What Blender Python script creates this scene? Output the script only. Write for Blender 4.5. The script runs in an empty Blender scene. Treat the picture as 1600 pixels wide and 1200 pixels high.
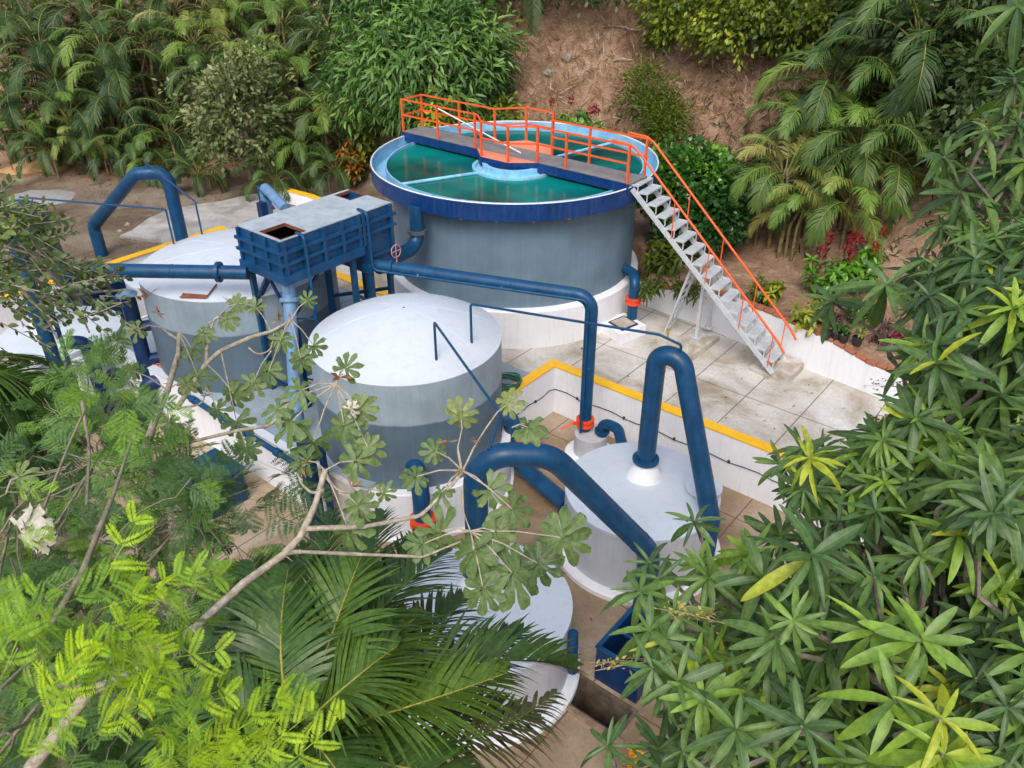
import bpy, math, random
import numpy as np
from mathutils import Vector, Matrix

SC = bpy.context.scene
COL = SC.collection
R = math.radians
# ------------------------------------------------------------------ camera
CAM_H, CAM_F, CAM_P = 9.0, 1265.0, 0.5525          # height, focal length in photo pixels, pitch below the horizon
cam_d = bpy.data.cameras.new('camera')
cam = bpy.data.objects.new('camera', cam_d)
COL.objects.link(cam)
cam.location = (0, 0, CAM_H)
cam.rotation_euler = (math.pi / 2 - CAM_P, 0, 0)
cam_d.sensor_width = 36.0
cam_d.lens = 36.0 * CAM_F / 1600.0
cam_d.clip_start = 0.05
cam_d.clip_end = 600
SC.camera = cam
# ------------------------------------------------------------------ sky, sun, exposure (bright overcast)
SUN_EL, SUN_AZ = R(50), R(190)                      # azimuth from +Y towards +X
w = bpy.data.worlds.new('World')
SC.world = w
w.use_nodes = True
nt = w.node_tree
bg = nt.nodes['Background']
sky = nt.nodes.new('ShaderNodeTexSky')
sky.sky_type = 'NISHITA'
sky.sun_disc = False
sky.sun_elevation = SUN_EL
sky.sun_rotation = SUN_AZ
sky.air_density = 1.0
sky.dust_density = 4.0
sky.ozone_density = 1.0
nt.links.new(sky.outputs[0], bg.inputs[0])
bg.inputs[1].default_value = 0.135
sl = bpy.data.lights.new('sun', 'SUN')
so = bpy.data.objects.new('sun', sl)
COL.objects.link(so)
sl.energy = 1.15
sl.angle = R(36)
sl.color = (1.0, 0.98, 0.95)
sd = Vector((math.sin(SUN_AZ) * math.cos(SUN_EL), math.cos(SUN_AZ) * math.cos(SUN_EL), math.sin(SUN_EL)))
so.rotation_euler = sd.to_track_quat('Z', 'Y').to_euler()
so.location = sd * 40
SC.view_settings.view_transform = 'Standard'
SC.view_settings.look = 'None'
SC.view_settings.exposure = 0.66
SC.view_settings.gamma = 1.0
SC.render.engine = 'CYCLES'
SC.cycles.max_bounces = 6
SC.cycles.transparent_max_bounces = 8

# ------------------------------------------------------------------ where things stand
_c, _s = math.cos(CAM_P), math.sin(CAM_P)
def ray(px, py):
    a = (px - 800) / CAM_F
    b = (600 - py) / CAM_F
    return np.array([a, _c + b * _s, -_s + b * _c])
def on(px, py, z):
    d = ray(px, py)
    t = (z - CAM_H) / d[2]
    return Vector((d[0] * t, d[1] * t, z))
def aty(px, py, Y):
    d = ray(px, py)
    t = Y / d[1]
    return Vector((d[0] * t, Y, CAM_H + d[2] * t))
def atd(px, py, dist):
    d = ray(px, py)
    d = d / np.linalg.norm(d) * dist
    return Vector((d[0], d[1], CAM_H + d[2]))
def zat(P, py):
    lo, hi = -6.0, 12.0
    for _ in range(50):
        m = (lo + hi) / 2
        q = np.array([P[0], P[1], m - CAM_H])
        dd = q[1] * _c - q[2] * _s
        y = 600 - CAM_F * (q[1] * _s + q[2] * _c) / dd
        if y > py: lo = m
        else: hi = m
    return lo
AX = R(-39.2)
EU = Vector((math.cos(AX), math.sin(AX), 0))        # the two directions of the yard
EV = Vector((-math.sin(AX), math.cos(AX), 0))
EZ = Vector((0, 0, 1))
def W(u, v, z=0.0): return EU * u + EV * v + EZ * z
PIT = -1.16

FLAT = np.array([(-60, 30.5), (-18, 31), (-10, 29.3), (-5, 26.0), (-2, 24.6), (1.5, 23.8), (4.5, 21.2), (7, 18.2), (9, 15.8), (12, 12), (14, 6), (14, -60), (-60, -60)], float)
def _sm(x, a, b):
    t = np.clip((x - a) / (b - a), 0, 1)
    return t * t * (3 - 2 * t)
def hgt(x, y):
    x = np.atleast_1d(np.asarray(x, float)); y = np.atleast_1d(np.asarray(y, float))
    P = np.stack([x, y], -1)
    d2 = np.full(x.shape, 1e9); ins = np.zeros(x.shape, bool)
    n = len(FLAT)
    for i in range(n):
        a, b = FLAT[i], FLAT[(i + 1) % n]
        e = b - a
        t = np.clip(((P - a) @ e) / (e @ e), 0, 1)
        d2 = np.minimum(d2, ((P - a - t[..., None] * e) ** 2).sum(-1))
        cr = ((a[1] > y) != (b[1] > y)) & (x < (b[0] - a[0]) * (y - a[1]) / (b[1] - a[1] + 1e-12) + a[0])
        ins ^= cr
    d = np.where(ins, 0, np.sqrt(d2))
    base = 0.0 + 0.82 * _sm(x, -2.5, 3.2)
    base = base * _sm(y + 0.45 * x, 4, 9.5) + (-1.25) * (1 - _sm(y + 0.45 * x, 4, 9.5)) if True else base
    sl = 0.92 * np.where(d < 16, d - 0.6 * (1 - np.exp(-d / 0.6)), 16 + (d - 16) * 0.35)
    bump = 0.10 * np.sin(1.7 * x + 0.6 * y) * np.sin(1.3 * y - 0.8 * x) + 0.05 * np.sin(4.1 * x - 2.2 * y)
    return base + sl + bump * np.clip(d * 0.8 + 0.12, 0, 1)
def H1(x, y): return float(hgt(x, y)[0])
def hit(px, py):
    """ground point seen at a photo position"""
    d = ray(px, py)
    t = 3.0
    ts = np.arange(3, 90, 0.1)
    X = d[0] * ts; Y = d[1] * ts; Z = CAM_H + d[2] * ts
    k = np.argmax(Z < hgt(X, Y))
    return Vector((X[k], Y[k], float(hgt(X[k], Y[k])[0])))

def near(px, py, off):
    """a point off metres in front of the ground seen at a photo position"""
    h = hit(px, py)
    o = Vector((0, 0, CAM_H))
    d = h - o
    return o + d * ((d.length - off) / d.length)

# ------------------------------------------------------------------ materials
def _nodes(name):
    m = bpy.data.materials.new(name)
    m.use_nodes = True
    n = m.node_tree
    return m, n, n.nodes['Principled BSDF']
def _ramp(n, stops):
    r = n.nodes.new('ShaderNodeValToRGB')
    e = r.color_ramp.elements
    while len(e) < len(stops): e.new(0.5)
    for i, (p, c) in enumerate(stops):
        e[i].position = p
        e[i].color = (*c, 1) if len(c) == 3 else c
    return r
def _noise(n, scale, detail=4, rough=0.55, vec=None, dist=0.0):
    t = n.nodes.new('ShaderNodeTexNoise')
    t.inputs['Scale'].default_value = scale
    t.inputs['Detail'].default_value = detail
    t.inputs['Roughness'].default_value = rough
    t.inputs['Distortion'].default_value = dist
    if vec is not None: n.links.new(vec, t.inputs['Vector'])
    return t
def _objco(n): return n.nodes.new('ShaderNodeTexCoord').outputs['Object']
def _map(n, vec, scale=(1, 1, 1), loc=(0, 0, 0)):
    mp = n.nodes.new('ShaderNodeMapping')
    mp.inputs['Scale'].default_value = scale
    mp.inputs['Location'].default_value = loc
    n.links.new(vec, mp.inputs['Vector'])
    return mp.outputs[0]
def _mix(n, fac, a, b, mode='MIX'):
    m = n.nodes.new('ShaderNodeMix')
    m.data_type = 'RGBA'; m.blend_type = mode
    for sock, val in ((m.inputs[0], fac), (m.inputs[6], a), (m.inputs[7], b)):
        if hasattr(val, 'is_linked'): n.links.new(val, sock)
        elif isinstance(val, tuple): sock.default_value = (*val, 1)
        else: sock.default_value = val
    return m.outputs[2]
def _bump(n, p, h, strength=0.3, dist=0.02):
    b = n.nodes.new('ShaderNodeBump')
    b.inputs['Strength'].default_value = strength
    b.inputs['Distance'].default_value = dist
    n.links.new(h, b.inputs['Height'])
    n.links.new(b.outputs[0], p.inputs['Normal'])

def paint(name, col, rough=0.4, var=0.25, scale=3.0, dirt=(0.10, 0.09, 0.07), dirt_amt=0.12, streak=True, spec=0.5):
    """painted steel or masonry with uneven coats, streaks and a little grime"""
    m, n, p = _nodes(name)
    co = _objco(n)
    dark = tuple(c * (1 - var) for c in col)
    lite = tuple(min(1, c * (1 + var * 0.6) + 0.006) for c in col)
    a = _noise(n, scale, 6, 0.6, co)
    r1 = _ramp(n, [(0.3, dark), (0.5, col), (0.72, lite)])
    n.links.new(a.outputs['Fac'], r1.inputs[0])
    vec = _map(n, co, (7, 7, 0.5)) if streak else co
    s = _noise(n, 2.2 if streak else 7, 5, 0.6, vec)
    r2 = _ramp(n, [(0.50, (0, 0, 0)), (0.78, (1, 1, 1))])
    n.links.new(s.outputs['Fac'], r2.inputs[0])
    mul = n.nodes.new('ShaderNodeMath'); mul.operation = 'MULTIPLY'
    n.links.new(r2.outputs[0], mul.inputs[0]); mul.inputs[1].default_value = dirt_amt
    c = _mix(n, mul.outputs[0], r1.outputs[0], dirt)
    n.links.new(c, p.inputs['Base Color'])
    rr = _ramp(n, [(0.3, (rough * 0.75,) * 3), (0.7, (min(1, rough * 1.3),) * 3)])
    f = _noise(n, 9, 3, 0.5, co)
    n.links.new(f.outputs['Fac'], rr.inputs[0])
    n.links.new(rr.outputs[0], p.inputs['Roughness'])
    p.inputs['Specular IOR Level'].default_value = spec
    _bump(n, p, f.outputs['Fac'], 0.12, 0.01)
    return m

def two_coat(name, up, low, zline, amp=0.03, rough=0.55):
    """wall painted in two tones with a hand-brushed line at height zline, fine vertical run marks in both"""
    m, n, p = _nodes(name)
    co = _objco(n)
    sx = n.nodes.new('ShaderNodeSeparateXYZ')
    n.links.new(co, sx.inputs[0])
    wv = _noise(n, 1.1, 3, 0.6, co)
    ad = n.nodes.new('ShaderNodeMath'); ad.operation = 'MULTIPLY_ADD'
    n.links.new(wv.outputs['Fac'], ad.inputs[0]); ad.inputs[1].default_value = amp * 4
    n.links.new(sx.outputs[2], ad.inputs[2])
    gt = n.nodes.new('ShaderNodeMapRange')
    gt.inputs[1].default_value = zline + amp * 2 - 0.02; gt.inputs[2].default_value = zline + amp * 2 + 0.02
    n.links.new(ad.outputs[0], gt.inputs[0])
    st = _noise(n, 1.6, 6, 0.65, _map(n, co, (9, 9, 0.35)))
    r1 = _ramp(n, [(0.3, tuple(c * 0.88 for c in up)), (0.62, up), (0.8, tuple(min(1, c * 1.14) for c in up))])
    r2 = _ramp(n, [(0.3, tuple(c * 0.88 for c in low)), (0.6, low), (0.85, tuple(c * 1.18 for c in low))])
    n.links.new(st.outputs['Fac'], r1.inputs[0]); n.links.new(st.outputs['Fac'], r2.inputs[0])
    c = _mix(n, gt.outputs[0], r2.outputs[0], r1.outputs[0])
    bl = _noise(n, 1.3, 4, 0.6, co)
    r3 = _ramp(n, [(0.35, (0.82, 0.82, 0.82)), (0.65, (1.08, 1.08, 1.08))])
    n.links.new(bl.outputs['Fac'], r3.inputs[0])
    c = _mix(n, 1.0, c, r3.outputs[0], 'MULTIPLY')
    n.links.new(c, p.inputs['Base Color'])
    p.inputs['Roughness'].default_value = rough
    _bump(n, p, st.outputs['Fac'], 0.1, 0.01)
    return m

def concrete(name, ca, cb, cc, pu=None, pv=None, u0=0, v0=0, scale=0.9, thr=(0.42, 0.56), joint=(0.12, 0.10, 0.075)):
    """concrete with damp and bleached patches and saw-cut joints along the yard's two directions"""
    m, n, p = _nodes(name)
    co = _objco(n)
    a = _noise(n, scale, 7, 0.62, co, 0.6)
    r1 = _ramp(n, [(thr[0], ca), (thr[1], cb), (0.75, cc)])
    n.links.new(a.outputs['Fac'], r1.inputs[0])
    b = _noise(n, 14, 6, 0.7, co)
    r2 = _ramp(n, [(0.3, (0.80, 0.80, 0.80)), (0.7, (1.1, 1.1, 1.1))])
    n.links.new(b.outputs['Fac'], r2.inputs[0])
    c = _mix(n, 1.0, r1.outputs[0], r2.outputs[0], 'MULTIPLY')
    if pu:
        sx = n.nodes.new('ShaderNodeSeparateXYZ'); n.links.new(co, sx.inputs[0])
        outs = []
        for k, (per, off) in enumerate(((pu, u0), (pv, v0))):
            s = n.nodes.new('ShaderNodeMath'); s.operation = 'SUBTRACT'; s.inputs[1].default_value = off
            n.links.new(sx.outputs[k], s.inputs[0])
            pp = n.nodes.new('ShaderNodeMath'); pp.operation = 'PINGPONG'; pp.inputs[1].default_value = per / 2
            n.links.new(s.outputs[0], pp.inputs[0])
            outs.append(pp.outputs[0])
        mn = n.nodes.new('ShaderNodeMath'); mn.operation = 'MINIMUM'
        n.links.new(outs[0], mn.inputs[0]); n.links.new(outs[1], mn.inputs[1])
        lt = n.nodes.new('ShaderNodeMapRange'); lt.inputs[1].default_value = 0.006; lt.inputs[2].default_value = 0.014
        lt.inputs[3].default_value = 1; lt.inputs[4].default_value = 0
        n.links.new(mn.outputs[0], lt.inputs[0])
        c = _mix(n, lt.outputs[0], c, joint)
    n.links.new(c, p.inputs['Base Color'])
    rr = _ramp(n, [(thr[0], (0.5,) * 3), (thr[1], (0.85,) * 3)])
    n.links.new(a.outputs['Fac'], rr.inputs[0]); n.links.new(rr.outputs[0], p.inputs['Roughness'])
    _bump(n, p, b.outputs['Fac'], 0.25, 0.01)
    return m

def leaf(name, stops, rough=0.42, trans=0.28, spec=0.5, vein=0.0):
    """foliage: the colour of each leaf comes from its own random value stored on the mesh"""
    m, n, p = _nodes(name)
    at = n.nodes.new('ShaderNodeAttribute'); at.attribute_name = 'tint'
    r = _ramp(n, stops)
    n.links.new(at.outputs['Fac'], r.inputs[0])
    ns = _noise(n, 30, 2, 0.5, _objco(n))
    rr = _ramp(n, [(0.3, (0.70, 0.72, 0.68)), (0.7, (1.22, 1.2, 1.2))])
    n.links.new(ns.outputs['Fac'], rr.inputs[0])
    c = _mix(n, 1.0, r.outputs[0], rr.outputs[0], 'MULTIPLY')
    if vein:
        va = n.nodes.new('ShaderNodeAttribute'); va.attribute_name = 'rib'
        vr = n.nodes.new('ShaderNodeMapRange'); vr.inputs[1].default_value = 0.88; vr.inputs[2].default_value = 1.0
        vr.inputs[4].default_value = vein
        n.links.new(va.outputs['Fac'], vr.inputs[0])
        c = _mix(n, vr.outputs[0], c, (0.30, 0.36, 0.12))
    n.links.new(c, p.inputs['Base Color'])
    p.inputs['Roughness'].default_value = rough
    p.inputs['Specular IOR Level'].default_value = spec
    tr = n.nodes.new('ShaderNodeBsdfTranslucent')
    tc = _mix(n, 1.0, c, (1.25, 1.35, 0.5), 'MULTIPLY')
    n.links.new(tc, tr.inputs[0])
    mx = n.nodes.new('ShaderNodeMixShader'); mx.inputs[0].default_value = trans
    out = n.nodes['Material Output']
    n.links.new(p.outputs[0], mx.inputs[1]); n.links.new(tr.outputs[0], mx.inputs[2])
    n.links.new(mx.outputs[0], out.inputs[0])
    return m
def bark(name, ca, cb, scale=14, rough=0.85):
    m, n, p = _nodes(name)
    co = _objco(n)
    a = _noise(n, scale, 6, 0.7, co, 0.5)
    r = _ramp(n, [(0.35, ca), (0.65, cb)])
    n.links.new(a.outputs['Fac'], r.inputs[0]); n.links.new(r.outputs[0], p.inputs['Base Color'])
    p.inputs['Roughness'].default_value = rough
    _bump(n, p, a.outputs['Fac'], 0.5, 0.02)
    return m

M = {}
M['white_roof'] = paint('white_roof_paint', (0.545, 0.61, 0.67), 0.5, 0.06, 0.9, (0.46, 0.485, 0.49), 0.55, False)
M['white_wall'] = paint('white_wall_paint', (0.78, 0.80, 0.83), 0.6, 0.07, 1.6, (0.42, 0.41, 0.39), 0.28)
M['grey_wall'] = paint('light_grey_wall_paint', (0.47, 0.50, 0.53), 0.55, 0.12, 2.0, (0.33, 0.26, 0.20), 0.3)
M['filter_tank_two'] = two_coat('two_tone_grey_blue', (0.31, 0.40, 0.46), (0.10, 0.158, 0.205), 2.40)
M['mid_tank_two'] = two_coat('two_tone_grey', (0.25, 0.335, 0.395), (0.09, 0.142, 0.185), 1.33)
M['clarifier_wall'] = two_coat('clarifier_grey_blue', (0.145, 0.225, 0.295), (0.14, 0.215, 0.28), 1.6, 0.12)
M['band_blue'] = paint('royal_blue_paint', (0.003, 0.036, 0.15), 0.35, 0.3, 2.5, (0.10, 0.12, 0.22), 0.3, spec=0.35)
M['pipe_blue'] = paint('blue_pipe_paint', (0.004, 0.056, 0.142), 0.38, 0.32, 3.0, (0.07, 0.11, 0.15), 0.3, spec=0.35)
M['pale_pipe'] = paint('faded_blue_pipe_paint', (0.12, 0.24, 0.40), 0.45, 0.25, 4.0, (0.3, 0.33, 0.36), 0.3)
M['box_blue'] = paint('blue_plate_paint', (0.004, 0.062, 0.165), 0.42, 0.3, 3.0, (0.10, 0.07, 0.045), 0.3, spec=0.35)
M['deep_blue'] = paint('deep_blue_plate_paint', (0.004, 0.028, 0.098), 0.4, 0.3, 3.0, (0.05, 0.05, 0.07), 0.3, spec=0.3)
M['sky_blue'] = paint('weathered_sky_blue_paint', (0.20, 0.50, 0.72), 0.5, 0.35, 2.6, (0.55, 0.60, 0.60), 0.75, False)
M['launder'] = paint('launder_paint', (0.21, 0.47, 0.66), 0.5, 0.4, 1.1, (0.55, 0.55, 0.45), 0.7, False)
M['orange'] = paint('orange_rail_paint', (0.80, 0.115, 0.022), 0.4, 0.15, 5, (0.4, 0.2, 0.12), 0.2)
M['salmon'] = paint('salmon_plate_paint', (0.80, 0.25, 0.14), 0.6, 0.12, 5, (0.5, 0.3, 0.2), 0.3, False)
M['valve_red'] = paint('red_orange_valve_paint', (0.78, 0.075, 0.02), 0.35, 0.2, 6, (0.2, 0.1, 0.08), 0.2)
M['yellow'] = paint('yellow_edge_paint', (0.86, 0.47, 0.012), 0.55, 0.1, 3, (0.4, 0.28, 0.1), 0.25, False)
M['steel'] = paint('galvanised_steel', (0.50, 0.54, 0.57), 0.42, 0.15, 8, (0.35, 0.33, 0.3), 0.3)
M['steel_dark'] = paint('dull_steel', (0.075, 0.09, 0.105), 0.5, 0.2, 8, (0.2, 0.18, 0.15), 0.3)
M['lid_grey'] = paint('weathered_grey_lid', (0.36, 0.425, 0.465), 0.6, 0.2, 3, (0.2, 0.2, 0.19), 0.5, False)
M['rust'] = paint('rusty_iron', (0.20, 0.065, 0.03), 0.8, 0.4, 8, (0.05, 0.02, 0.01), 0.5, False)
M['black'] = paint('opening_shade_black', (0.012, 0.010, 0.009), 0.8, 0.3, 5)  # flat black in place of the shade inside openings
M['terracotta'] = paint('terracotta', (0.33, 0.115, 0.06), 0.8, 0.25, 9, (0.2, 0.12, 0.08), 0.4, False)
M['black_pot'] = paint('black_pot_plastic', (0.022, 0.022, 0.024), 0.55, 0.3, 9)
M['pvc'] = paint('white_pvc', (0.75, 0.76, 0.78), 0.4, 0.08, 5)
M['cable'] = paint('dark_cable', (0.022, 0.022, 0.025), 0.6, 0.2, 8)
M['hose'] = paint('green_hose', (0.022, 0.13, 0.085), 0.4, 0.3, 8)
M['brass'] = paint('brass', (0.42, 0.24, 0.07), 0.4, 0.2, 9)
M['patio'] = concrete('patio_concrete', (0.32, 0.275, 0.20), (0.50, 0.475, 0.42), (0.70, 0.695, 0.675), 1.17, 2.13, -6.35, 13.99, 0.8, (0.36, 0.50))
M['pit_floor'] = concrete('pit_floor_concrete', (0.235, 0.16, 0.09), (0.37, 0.28, 0.185), (0.55, 0.48, 0.39), 2.2, 1.6, 0.3, 0.5, 0.45, (0.38, 0.55), (0.10, 0.06, 0.03))
M['platform'] = concrete('painted_platform', (0.22, 0.29, 0.33), (0.29, 0.36, 0.40), (0.38, 0.44, 0.47), 3.1, 1.9, -15.0, 8.4, 0.8, (0.4, 0.6), (0.06, 0.08, 0.09))
M['pad'] = concrete('pad_concrete', (0.38, 0.33, 0.26), (0.52, 0.49, 0.43), (0.64, 0.62, 0.58), scale=2.2)
M['slab'] = concrete('grey_slab_concrete', (0.30, 0.285, 0.255), (0.40, 0.385, 0.355), (0.52, 0.50, 0.47), scale=1.4)
M['rock'] = bark('rock', (0.17, 0.15, 0.125), (0.36, 0.33, 0.28), 4)
M['sand'] = bark('ochre_sand', (0.34, 0.20, 0.08), (0.48, 0.31, 0.15), 6)
M['gravel'] = bark('grey_gravel', (0.16, 0.15, 0.14), (0.44, 0.42, 0.40), 30)

# ------------------------------------------------------------------ mesh helpers
class MB:
    def __init__(s): s.v = []; s.f = []
    def add(s, vs, fs):
        o = len(s.v)
        s.v += [tuple(q) for q in vs]
        s.f += [tuple(i + o for i in q) for q in fs]
        return s
    def box(s, c, sx, sy, sz, ax=None, bev=0.0):
        """box about its centre c, edges sx, sy, sz along the axes ax, edges chamfered by bev"""
        X, Y, Z = ax if ax else (Vector((1, 0, 0)), Vector((0, 1, 0)), EZ)
        c = Vector(c)
        if bev <= 0:
            vs = [c + X * (i * sx / 2) + Y * (j * sy / 2) + Z * (k * sz / 2) for i in (-1, 1) for j in (-1, 1) for k in (-1, 1)]
            return s.add(vs, [(0, 1, 3, 2), (4, 6, 7, 5), (0, 4, 5, 1), (2, 3, 7, 6), (0, 2, 6, 4), (1, 5, 7, 3)])
        b = min(bev, 0.45 * min(sx, sy, sz))
        h = (sx / 2, sy / 2, sz / 2)
        vs = []; idx = {}
        for i in (-1, 1):
            for j in (-1, 1):
                for k in (-1, 1):
                    for a in range(3):
                        q = [i * (h[0] - b), j * (h[1] - b), k * (h[2] - b)]
                        sg = (i, j, k)
                        q[a] = sg[a] * h[a]
                        idx[(i, j, k, a)] = len(vs)
                        vs.append(c + X * q[0] + Y * q[1] + Z * q[2])
        fs = []
        for a in range(3):
            b1, b2 = (a + 1) % 3, (a + 2) % 3
            for sgn in (-1, 1):
                q = []
                for (p1, p2) in ((-1, -1), (1, -1), (1, 1), (-1, 1)):
                    t = [0, 0, 0]; t[a] = sgn; t[b1] = p1; t[b2] = p2
                    q.append(idx[(*t, a)])
                fs.append(tuple(q if sgn > 0 else q[::-1]))
            for p1 in (-1, 1):
                for p2 in (-1, 1):
                    t0 = [0, 0, 0]; t1 = [0, 0, 0]
                    t0[b1] = t1[b1] = p1; t0[b2] = t1[b2] = p2
                    t0[a] = -1; t1[a] = 1
                    q = (idx[(*t0, b1)], idx[(*t1, b1)], idx[(*t1, b2)], idx[(*t0, b2)])
                    fs.append(q if p1 * p2 < 0 else q[::-1])
        for i in (-1, 1):
            for j in (-1, 1):
                for k in (-1, 1):
                    q = (idx[(i, j, k, 0)], idx[(i, j, k, 1)], idx[(i, j, k, 2)])
                    fs.append(q if i * j * k > 0 else q[::-1])
        return s.add(vs, fs)
    def ubox(s, u0, u1, v0, v1, z0, z1, bev=0.0):
        return s.box(W((u0 + u1) / 2, (v0 + v1) / 2, (z0 + z1) / 2), abs(u1 - u0), abs(v1 - v0), abs(z1 - z0), (EU, EV, EZ), bev)
    def bar(s, a, b, wd, ht, up=EZ, bev=0.0):
        a, b = Vector(a), Vector(b)
        d = (b - a); L = d.length; d = d.normalized()
        sd = d.cross(up)
        if sd.length < 1e-4: sd = d.cross(Vector((1, 0, 0)))
        sd = sd.normalized(); upv = sd.cross(d)
        return s.box((a + b) / 2, L, wd, ht, (d, sd, upv), bev)
    def tube(s, pts, r, n=14, caps=True, radii=None):
        pts = [Vector(p) for p in pts]
        N = len(pts)
        tg = []
        for i in range(N):
            t = pts[min(i + 1, N - 1)] - pts[max(i - 1, 0)]
            tg.append(t.normalized() if t.length > 1e-9 else EZ)
        ref = Vector((0, 0, 1)) if abs(tg[0].z) < 0.9 else Vector((1, 0, 0))
        x = tg[0].cross(ref).normalized()
        vs = []; fs = []
        for i in range(N):
            x = (x - tg[i] * x.dot(tg[i])).normalized()
            y = tg[i].cross(x)
            rr = radii[i] if radii else r
            for k in range(n):
                a = 2 * math.pi * k / n
                vs.append(pts[i] + (x * math.cos(a) + y * math.sin(a)) * rr)
        for i in range(N - 1):
            for k in range(n):
                fs.append((i * n + k, i * n + (k + 1) % n, (i + 1) * n + (k + 1) % n, (i + 1) * n + k))
        if caps:
            fs.append(tuple(range(n))[::-1]); fs.append(tuple(range((N - 1) * n, N * n)))
        return s.add(vs, fs)
    def lathe(s, c, prof, n=48, closed=False, a0=0.0, a1=2 * math.pi):
        """profile (radius, z) turned about the vertical through c"""
        c = Vector(c); full = abs(a1 - a0 - 2 * math.pi) < 1e-6
        K = len(prof); vs = []; fs = []
        m = n if full else n + 1
        for i in range(m):
            a = a0 + (a1 - a0) * i / n
            for (r, z) in prof: vs.append((c.x + r * math.cos(a), c.y + r * math.sin(a), c.z + z))
        for i in range(n):
            j = (i + 1) % m
            for k in range(K if closed else K - 1):
                k2 = (k + 1) % K
                fs.append((i * K + k, j * K + k, j * K + k2, i * K + k2))
        return s.add(vs, fs)
    def disc(s, c, r, n=48):
        c = Vector(c)
        return s.add([(c.x + r * math.cos(2 * math.pi * i / n), c.y + r * math.sin(2 * math.pi * i / n), c.z) for i in range(n)], [tuple(range(n))])
    def prism(s, poly, z0, z1):
        n = len(poly)
        vs = [(p[0], p[1], z0) for p in poly] + [(p[0], p[1], z1) for p in poly]
        fs = [tuple(range(n))[::-1], tuple(range(n, 2 * n))] + [(i, (i + 1) % n, (i + 1) % n + n, i + n) for i in range(n)]
        return s.add(vs, fs)
    def ring(s, c, ax, r, t, n=20, k=8):
        """torus of radius r, tube t, about the axis ax"""
        ax = Vector(ax).normalized()
        x = ax.cross(EZ if abs(ax.z) < 0.9 else Vector((1, 0, 0))).normalized(); y = ax.cross(x)
        vs = []; fs = []
        for i in range(n):
            a = 2 * math.pi * i / n
            d = x * math.cos(a) + y * math.sin(a)
            for j in range(k):
                b = 2 * math.pi * j / k
                vs.append(Vector(c) + d * (r + t * math.cos(b)) + ax * (t * math.sin(b)))
        for i in range(n):
            for j in range(k):
                fs.append((i * k + j, ((i + 1) % n) * k + j, ((i + 1) % n) * k + (j + 1) % k, i * k + (j + 1) % k))
        return s.add(vs, fs)

def fillet(pts, r, n=7):
    """polyline with its corners rounded to radius r"""
    pts = [Vector(p) for p in pts]
    out = [pts[0]]
    for i in range(1, len(pts) - 1):
        a, b, c = pts[i - 1], pts[i], pts[i + 1]
        d1 = (a - b).normalized(); d2 = (c - b).normalized()
        ang = d1.angle(d2)
        if ang > math.pi - 0.05: out.append(b); continue
        t = min(r / math.tan(ang / 2), 0.48 * (a - b).length, 0.48 * (c - b).length)
        rr = t * math.tan(ang / 2)
        bis = (d1 + d2).normalized()
        ce = b + bis * (rr / math.sin(ang / 2))
        p0 = b + d1 * t - ce; p1 = b + d2 * t - ce
        tot = p0.angle(p1)
        for k in range(n + 1):
            f = k / n
            q = (p0 * math.sin((1 - f) * tot) + p1 * math.sin(f * tot)) / math.sin(tot)
            out.append(ce + q)
    out.append(pts[-1])
    return out

def wloc(o):
    v = Vector((0, 0, 0))
    while o is not None:
        v += o.location; o = o.parent
    return v
def obj(name, mb, mat, parent=None, smooth=None, loc=None):
    me = bpy.data.meshes.new(name)
    sh = wloc(parent) if parent else (Vector(loc) if loc else Vector((0, 0, 0)))
    me.from_pydata([(v[0] - sh.x, v[1] - sh.y, v[2] - sh.z) for v in mb.v], [], mb.f)
    me.materials.append(mat)
    o = bpy.data.objects.new(name, me)
    COL.objects.link(o)
    if parent: o.parent = parent
    elif loc: o.location = sh
    if smooth is not None:
        me.polygons.foreach_set('use_smooth', [True] * len(me.polygons))
        if smooth < 180: me.set_sharp_from_angle(angle=R(smooth))
    return o
def tag(o, label=None, cat=None, group=None, kind=None):
    if label: o['label'] = label
    if cat: o['category'] = cat
    if group: o['group'] = group
    if kind: o['kind'] = kind
    return o
def thing(name, label, cat, loc, group=None):
    o = bpy.data.objects.new(name, None)
    COL.objects.link(o)
    o.location = Vector(loc); o.empty_display_size = 0.2
    return tag(o, label, cat, group)
def dup(o, parent=None):
    c = o.copy(); COL.objects.link(c)
    if parent: c.parent = parent
    for k in [q for q in COL.objects if q.parent == o]: dup(k, c)
    return c
def npmesh(name, V, F, mat, parent=None, tint=None, rib=None, smooth=True, loc=None):
    """mesh straight from arrays: V (n,3), F (m,4)"""
    me = bpy.data.meshes.new(name)
    sh = wloc(parent) if parent else (Vector(loc) if loc else Vector((0, 0, 0)))
    V = np.asarray(V, np.float32) - np.array(sh, np.float32)
    F = np.asarray(F, np.int32)
    me.vertices.add(len(V)); me.vertices.foreach_set('co', V.ravel())
    k = F.shape[1]
    me.loops.add(F.size); me.loops.foreach_set('vertex_index', F.ravel())
    me.polygons.add(len(F))
    me.polygons.foreach_set('loop_start', np.arange(0, F.size, k, dtype=np.int32))
    me.polygons.foreach_set('use_smooth', np.full(len(F), smooth))
    me.update(calc_edges=True)
    for nm, arr in (('tint', tint), ('rib', rib)):
        if arr is not None:
            a = me.attributes.new(nm, 'FLOAT', 'POINT')
            a.data.foreach_set('value', np.asarray(arr, np.float32))
    me.materials.append(mat)
    o = bpy.data.objects.new(name, me)
    COL.objects.link(o)
    if parent: o.parent = parent
    elif loc: o.location = sh
    return o

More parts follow.
